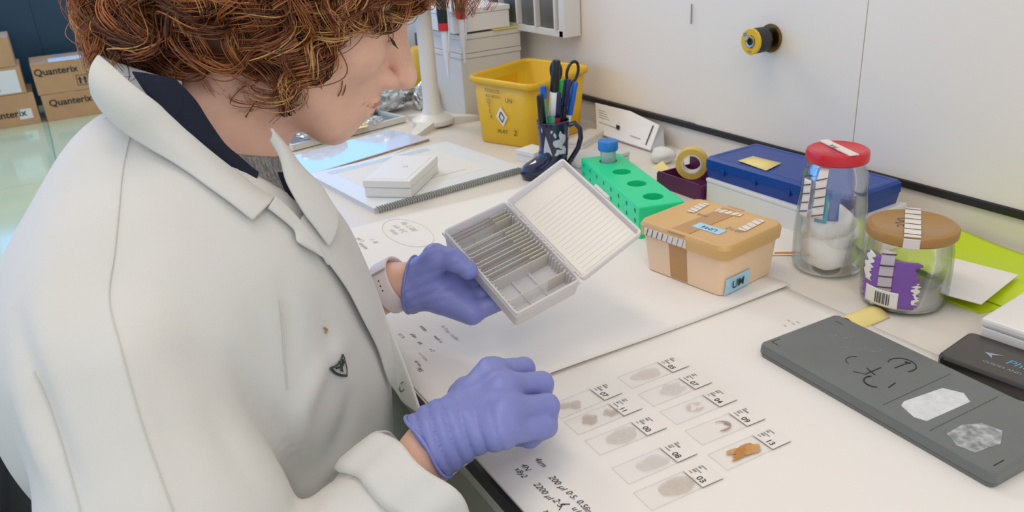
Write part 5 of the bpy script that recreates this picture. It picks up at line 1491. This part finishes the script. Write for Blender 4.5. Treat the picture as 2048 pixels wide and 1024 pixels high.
for j in range(3):
    q = base[(kk + 2 * j) % n_] + Dr[(kk + 2 * j) % n_] * .0037
    tube('strap_hole', [q, q + Dr[(kk + 2 * j) % n_] * .0003], .0009, m_black, wt, 8)
kb = (kk - 3) % n_
tube('buckle', [base[kb] + Dr[kb] * .005 - wax * .012, base[kb] + Dr[kb] * .005 + wax * .012], .0013, mat('buckle_steel', '#c9c4bd', .3, .8), wt, 8)
kd = (kk + n_ // 2) % n_
tube('watch_case', [base[kd] + Dr[kd] * .003, base[kd] + Dr[kd] * .005, base[kd] + Dr[kd] * .0115, base[kd] + Dr[kd] * .013], [.017, .0185, .0185, .016], mat('rose_metal', '#8f5f5a', .3, .7), wt, 28)

# ---------------- hair
m_h = [mat('hair_dark', '#5a3320', .42, spec=.4), mat('hair_brown', '#8f5232', .36, spec=.5), mat('hair_copper', '#bb7647', .33, spec=.5), mat('hair_gold', '#d9a76c', .32, spec=.5)]
hr = np.random.default_rng(21)
gw = np.array([0, 0, -1.0]) @ Rh            # world down in head frame
ENV = np.array([(.050, -.06), (.046, -.088), (.010, -.110), (-.050, -.134), (-.087, -.142), (-.118, -.134), (-.138, -.105), (-.142, -.04), (-.146, .03), (-.132, .09), (-.08, .145), (-.01, .155), (.06, .14), (.105, .10), (.114, .065), (.104, .036), (.086, .012), (.068, -.018), (.052, -.042)])
ENV_C = np.array([0, -.03, .03]); _e = ENV - ENV_C[1:]; _a = np.arctan2(_e[:, 1], _e[:, 0]); _r = np.linalg.norm(_e, axis=1); _o = np.argsort(_a)
_ta = np.r_[_a[_o] - 2 * math.pi, _a[_o], _a[_o] + 2 * math.pi]; _tr = np.tile(_r[_o], 3)
def hull_s(L):
    """1 on the outer shape of the hairdo, below 1 inside"""
    q = L[:, 1:] - ENV_C[1:]; r = np.linalg.norm(q, axis=1)
    R = np.interp(np.arctan2(q[:, 1], q[:, 0]), _ta, _tr)
    return ((np.abs(L[:, 0]) / .104) ** 2.5 + (r / R) ** 2.5) ** .4
def on_hull(L, k): return ENV_C + (L - ENV_C) / np.maximum(hull_s(L), 1e-6)[:, None] * np.asarray(k)[:, None]
def hull_n(L):
    g = np.stack([hull_s(L + np.eye(3)[i] * .003) - hull_s(L - np.eye(3)[i] * .003) for i in range(3)], 1)
    return g / (np.linalg.norm(g, axis=1)[:, None] + 1e-9)
NL, PER, NS = 430, 16, 44
P0 = []
while len(P0) < NL:
    d = hr.normal(size=3); d /= np.linalg.norm(d)
    if d[0] < -.35 and hr.random() < .6: continue
    if d[2] < -.55: continue
    P0.append(ENV_C + d * .05)
P0 = np.array(P0)
depth = 1.0 - .20 * hr.random(NL) ** 1.6
pos = on_hull(P0, depth)
keep = ~((pos[:, 1] > .055) & (pos[:, 2] < .045)); P0, depth, pos = P0[keep], depth[keep], pos[keep]; NL = len(P0)
sway = np.stack([vnoise(pos, 40 + i, .05) for i in range(3)], 1) * .55 + hr.normal(size=(NL, 3)) * .45
down = np.array([0, -.18, -.98]) * .75 + gw * .25
blen = hr.uniform(.085, .165, NL)
path = [pos.copy()]; alive = np.ones(NL)
for s in range(NS - 1):
    n = hull_n(pos)
    w = down + sway * (1.0 if s < 30 else .6)
    t = w - n * (w * n).sum(1)[:, None]; tl = np.linalg.norm(t, axis=1)
    t /= tl[:, None] + 1e-9
    alive = alive * np.where(((n @ down) > .80) & (s > 8), .90, 1.0)
    pos = on_hull(pos + t * (blen / NS * alive)[:, None], depth)
    path.append(pos.copy())
C_ = np.stack(path, 1)                        # lock centre lines
for _ in range(3): C_[:, 1:-1] = .5 * C_[:, 1:-1] + .25 * (C_[:, :-2] + C_[:, 2:])
# bangs over the forehead
NB = 34; bs = np.stack([hr.uniform(-.06, .075, NB), hr.uniform(.055, .085, NB), hr.uniform(.095, .118, NB)], 1)
be = np.stack([bs[:, 0] + hr.normal(.012, .014, NB), hr.uniform(.100, .138, NB), hr.uniform(.028, .060, NB)], 1)
u = np.linspace(0, 1, NS)[None, :, None]
Bc = bs[:, None] * (1 - u) ** 2 + 2 * u * (1 - u) * (np.stack([bs[:, 0], np.full(NB, .122), np.full(NB, .105)], 1))[:, None] + be[:, None] * u ** 2
C_ = np.concatenate([C_, Bc]); NL2 = len(C_); isb = np.arange(NL2) >= NL
seg = np.linalg.norm(np.diff(C_, axis=1), axis=2); Sl = np.concatenate([np.zeros((NL2, 1)), np.cumsum(seg, 1)], 1)
T = np.gradient(C_, axis=1); T /= np.linalg.norm(T, axis=2)[:, :, None] + 1e-9
rad = C_ - ENV_C; rad /= np.linalg.norm(rad, axis=2)[:, :, None]
U = rad - T * (rad * T).sum(2)[:, :, None]; U /= np.linalg.norm(U, axis=2)[:, :, None] + 1e-9
Wd = np.cross(T, U)
wl = hr.uniform(.034, .058, NL2); amp = hr.uniform(.0055, .0115, NL2); amp[isb] *= .65
ph0 = 1.6 * vnoise(C_[:, 0], 31, .04) + hr.normal(0, 1.0, NL2); hd_ = np.where(hr.random(NL2) < .5, -1.0, 1.0)
rp = lambda a_: np.repeat(a_, PER, 0)
N_ = NL2 * PER
Sx = rp(Sl); Lx_ = Sx[:, -1:]
ang_ = rp(hd_)[:, None] * 2 * math.pi * Sx / (rp(wl) * hr.normal(1, .035, N_))[:, None] + (rp(ph0) + hr.normal(0, .16, N_))[:, None]
grow = np.clip(Sx / .03, .15, 1) * (.75 + .55 * Sx / (Lx_ + 1e-6))
am = (rp(amp) * hr.normal(1, .10, N_))[:, None] * grow
spread = rp(hr.uniform(.0022, .0060, NL2)); o1 = hr.normal(0, 1, N_) * spread; o2 = hr.normal(0, 1, N_) * spread * .7
fl = hr.random(N_) < .05; o1[fl] *= 2.2; o2[fl] *= 2.2; am[fl] *= 1.25
tap = (1 - .45 * Sx / (Lx_ + 1e-6))
G = rp(C_) + rp(U) * (am * .75 * np.cos(ang_) + o1[:, None] * tap)[:, :, None] + rp(Wd) * (am * 1.15 * np.sin(ang_) + o2[:, None] * tap)[:, :, None]
Pw = HEAD + (G * HS) @ Rh.T
n2 = NS
Tn = np.gradient(Pw, axis=1); Tn /= np.linalg.norm(Tn, axis=2)[:, :, None] + 1e-9
ref = np.array([.31, .52, .79]); A_ = np.cross(Tn, ref); A_ /= np.linalg.norm(A_, axis=2)[:, :, None] + 1e-9
B2 = np.cross(Tn, A_)
rw = (hr.uniform(.00030, .00072, N_))[:, None] * (np.clip((1 - np.linspace(0, 1, n2)) * 4, .35, 1))[None]
ring = np.stack([Pw + (A_ * math.cos(a) + B2 * math.sin(a)) * rw[:, :, None] for a in (0, 2.094, 4.189)], 2)
Vh = ring.reshape(-1, 3)
base_i = (np.arange(N_)[:, None] * n2 + np.arange(n2 - 1)[None]) * 3
Fh = np.stack([np.stack([base_i + k, base_i + (k + 1) % 3, base_i + 3 + (k + 1) % 3, base_i + 3 + k], 2) for k in range(3)], 2).reshape(-1, 4)
hair = fast_mesh('hair', Vh, Fh, m_h, person)
mi = np.where(hr.random(N_) < .65, rp(hr.choice(4, NL2, p=[.24, .38, .27, .11])), hr.choice(4, N_, p=[.20, .36, .29, .15])).astype(np.int32)
hair.data.polygons.foreach_set('material_index', np.repeat(mi, (n2 - 1) * 3))
tag(hair, 'curly auburn chin-length hair', kind='stuff')
# dense inner hair mass under the curls
def hair_mass(P):
    P = P.astype(np.float32); L = to_head(P)
    d = (hull_s(L) - .86) * .085
    d = smax(d, -sd_ell(L, (0, .125, -.045), (.115, .105, .090)), .012)       # face opening
    return d + .0030 * vnoise(L, 4, .010)
V, Fq = surface_net(hair_mass, HEAD - .21, HEAD + .21, .005)
hm = fast_mesh('hair_base', V, Fq, m_h[0], person)
# lashes and brow
for s_ in (-1, 1):
    pts = [(s_ * x, y, z) for x, y, z in ((.019, .0855, -.0075), (.026, .0885, -.0085), (.033, .0885, -.0085), (.040, .0855, -.0075), (.045, .0815, -.006))]
    lw_ = resample(pts, 16)
    v, f = [], []
    for i, q in enumerate(lw_):
        a = np.array(q); b = a + np.array([s_ * .002 * (i - 8) / 8, .0060, -.0045]); vv, ff = tube_vf(from_head(np.array([a, (a + b) / 2 + np.array([0, .0005, -.001]), b])), [.0005, .0004, .0002], 4, True, 1.0, len(v)); v += vv; f += ff
    mk('eyelashes', v, f, mat('lash', '#2a1a14', .6), person)
    pts = [(s_ * x, y, z) for x, y, z in ((.014, .0945, .019), (.026, .0945, .025), (.038, .0855, .027), (.048, .0755, .023))]
    tube('eyebrow', from_head(resample(pts, 12)), [.0012] * 2 + [.0022] * 7 + [.0016] * 3, m_h[0], person, 6, .5)

# ---------------- trousers and stool
m_trou = mat('dark_trousers', '#23262d', .85)
def legs(P):
    P = P.astype(np.float32); d = None
    for s_ in (-1, 1):
        hip = PEL + np.array([s_ * .085, .0, -.03]); kn = np.array([PEL[0] + s_ * .10, .36, -.26]); an = np.array([kn[0], .33, -.69])
        l = smin(sd_cap(P, hip, kn, .085, .062), sd_cap(P, kn, an, .060, .045), .03)
        d = l if d is None else smin(d, l, .02)
    return smin(d, sd_ell(P, PEL, (.17, .12, .10)), .04)
V, Fq = surface_net(legs, np.array([-1.0, -.3, -.75]), np.array([-.48, .5, -.12]), .009)
fast_mesh('trousers', V, Fq, m_trou, person)
for s_ in (-1, 1):
    an = np.array([PEL[0] + s_ * .10, .33, -.69])
    fn_ = lambda P: np.maximum(smin(sd_cap(P.astype(np.float32), an + np.array([0, -.02, -.030]), an + np.array([0, .14, -.038]), .038, .032), sd_cap(P.astype(np.float32), an, an + np.array([0, 0, -.03]), .04), .02), -sd_plane(P, (0, 0, -.757), (0, 0, 1)))
    V, Fq = surface_net(fn_, an - .2, an + .2, .006); fast_mesh('shoe', V, Fq, mat('shoe_black', '#1c1c1e', .5), person)
stl = thing('lab_chair', 'black upholstered laboratory chair behind the person', 'chair', (PEL[0], -.02, -BENCH_Z))
m_up = mat('black_upholstery', '#131312', .9, bump=.2, bscale=400)
def rslab(name, lo, hi, r, m, parent, rot=None, loc=None): return box(name, lo, hi, m, parent, r, 4, loc=loc, rot=rot, smooth=True)
rslab('seat', (-.23, -.22, .315), (.23, .22, .375), .025, m_up, stl)
rslab('backrest', (-.30, -.025, -.18), (.30, .025, .18), .024, m_up, stl, rot=(-.06, 0, 0), loc=(-.05, -.142, .585))
m_ch = mat('chair_metal', '#3a3a3c', .35, .7)
tube('back_support', [(0, -.10, .310), (0, -.21, .312), (0, -.235, .38), (0, -.205, .50)], .014, m_ch, stl, 10)
tube('gas_column', [(0, 0, .09), (0, 0, .315)], .025, m_ch, stl, 16)
for k in range(5):
    a = 2 * math.pi * k / 5 + .3
    tube('base_leg', [(0, 0, .09), (.26 * math.cos(a), .26 * math.sin(a), .065)], [.022, .014], m_ch, stl, 8)
    lathe('caster', [(0, -.010), (.022, -.010), (.025, -.007), (.025, .007), (.022, .010), (0, .010)], m_up, stl, 18, loc=(.26 * math.cos(a), .26 * math.sin(a), .0255), rot=(math.pi / 2, 0, a))

# ---------------- open slide box in the left hand
sbx = thing('slide_box', 'open white slide box with hinged lid held in the left gloved hand', 'box', (0, 0, 0))
sbx.matrix_world = frame_mat(BT, BU, BV)
LB, WB, HB = .142, .085, .024
m_sb = milky_plastic('slide_box_plastic', '#f0edec', .40)
WT = .0022
def tray(name, L, W, H, zrim, parent, m, inset=.0015):
    """open-topped shell, rim at zrim, floor H below (H<0: opens downwards)"""
    zb = zrim - H; s = 1 if H > 0 else -1
    R1 = [(x, y) for x, y in rrect(0, 0, L, W, .004, 4)]; R0 = [(x, y) for x, y in rrect(inset, inset, L - inset, W - inset, .004, 4)]
    R2 = [(x, y) for x, y in rrect(WT, WT, L - WT, W - WT, .003, 4)]; R3 = [(x, y) for x, y in rrect(WT + inset, WT + inset, L - WT - inset, W - WT - inset, .003, 4)]
    rings = [[(x, y, zb) for x, y in R0], [(x, y, zrim - .004 * s) for x, y in R1], [(x, y, zrim) for x, y in R1], [(x, y, zrim) for x, y in R2], [(x, y, zb + WT * s) for x, y in R3]]
    return loft_rings(name, rings, m, parent, True, True)
base_o = tray('box_base', LB, WB, HB, 0.0, sbx, m_sb)
box('base_lip', (-.001, -.001, -.0065), (LB + .001, 0.0, -.004), m_sb, sbx); box('base_lip', (LB, -.001, -.0065), (LB + .001, WB, -.004), m_sb, sbx)
NSL = 25
pitch_ = (LB - 2 * WT - .010) / NSL
for k in range(NSL + 1):
    x = WT + .005 + pitch_ * k - .0006
    box('slot_rib', (x, WT, -HB + WT), (x + .0012, WT + .0035, -.0035), m_sb, base_o)
    box('slot_rib', (x, WB - WT - .0035, -HB + WT), (x + .0012, WB - WT, -.0035), m_sb, base_o)
for k in range(2): box('floor_rail', (WT, .030 + .022 * k, -HB + WT), (LB - WT, .0325 + .022 * k, -HB + WT + .003), m_sb, base_o)
lidm = Matrix.Translation((0, WB + .0012, 0)) @ Matrix.Rotation(.326, 4, 'X')
lid = tray('box_lid', LB, WB, .011, 0.0, sbx, m_sb); lid.matrix_local = lidm
box('index_sheet', (.005, .005, -.0086), (LB - .005, WB - .005, -.0082), mat('index_paper', '#ece7de', .6), lid)
for k in range(17):
    x = .034 + .0062 * k
    box('index_line', (x, .010, -.0082), (x + .0004, WB - .008, -.0080), mat('index_ink', '#d3c9be', .6), lid)
box('latch', (.058, WB, -.006), (.082, WB + .004, .0015), m_sb, lid, .0008)
for x in (.012, LB - .030): box('hinge', (x, WB - .001, -.003), (x + .018, WB + .003, .0008), m_sb, sbx, .0006)
for k in range(10): box('hinge_tooth', (.042 + .006 * k, WB - .0022, -.001), (.0445 + .006 * k, WB + .0005, .0012), m_sb, sbx)
# slides standing in the box
m_sg = glass('slide_standing', (.99, .99, .985), (.93, .92, .91), .12, .05, milky=.34)
m_se = mat('slide_top_edge', '#8d7463', .3)
m_fe = milky_plastic('frosted_white', '#eeeae0', .45)
filled = [0, 1, 2, 5, 6, 7, 8, 9, 10, 11, 12, 13, 14, 15, 16, 22]
for k in filled:
    x = WT + .005 + pitch_ * (k + .5)
    h_ = -.0022 - (.002 if k in (0, 1, 2) else 0)
    t = thing('microscope_slide', 'glass slide standing in the open slide box', 'slide', (0, 0, 0), 0, 'slides standing in the open slide box')
    t.matrix_world = frame_mat(bx(x, .0045, -HB + WT + .0004), BU, BV)
    tl_ = np.array([.10 * math.sin(k * 1.7)])[0]
    box('glass', (-.0005, 0, 0), (.0005, .0755, HB - WT + h_), m_sg, t)
    box('frosted_end', (-.0006, .0525, 0), (.0006, .0755, HB - WT + h_), m_fe, t)
    box('top_edge', (-.00055, 0.0, HB - WT + h_), (.00055, .0525, HB - WT + h_ + .0002), m_se if k % 3 == 0 or k < 3 else m_fe, t)

# ------------------------------------------------------------------ lift everything so that the floor lies at z = 0
for o in list(scene.objects):
    if o.parent is None:
        o.location.z += BENCH_Z
bpy.context.view_layer.update()
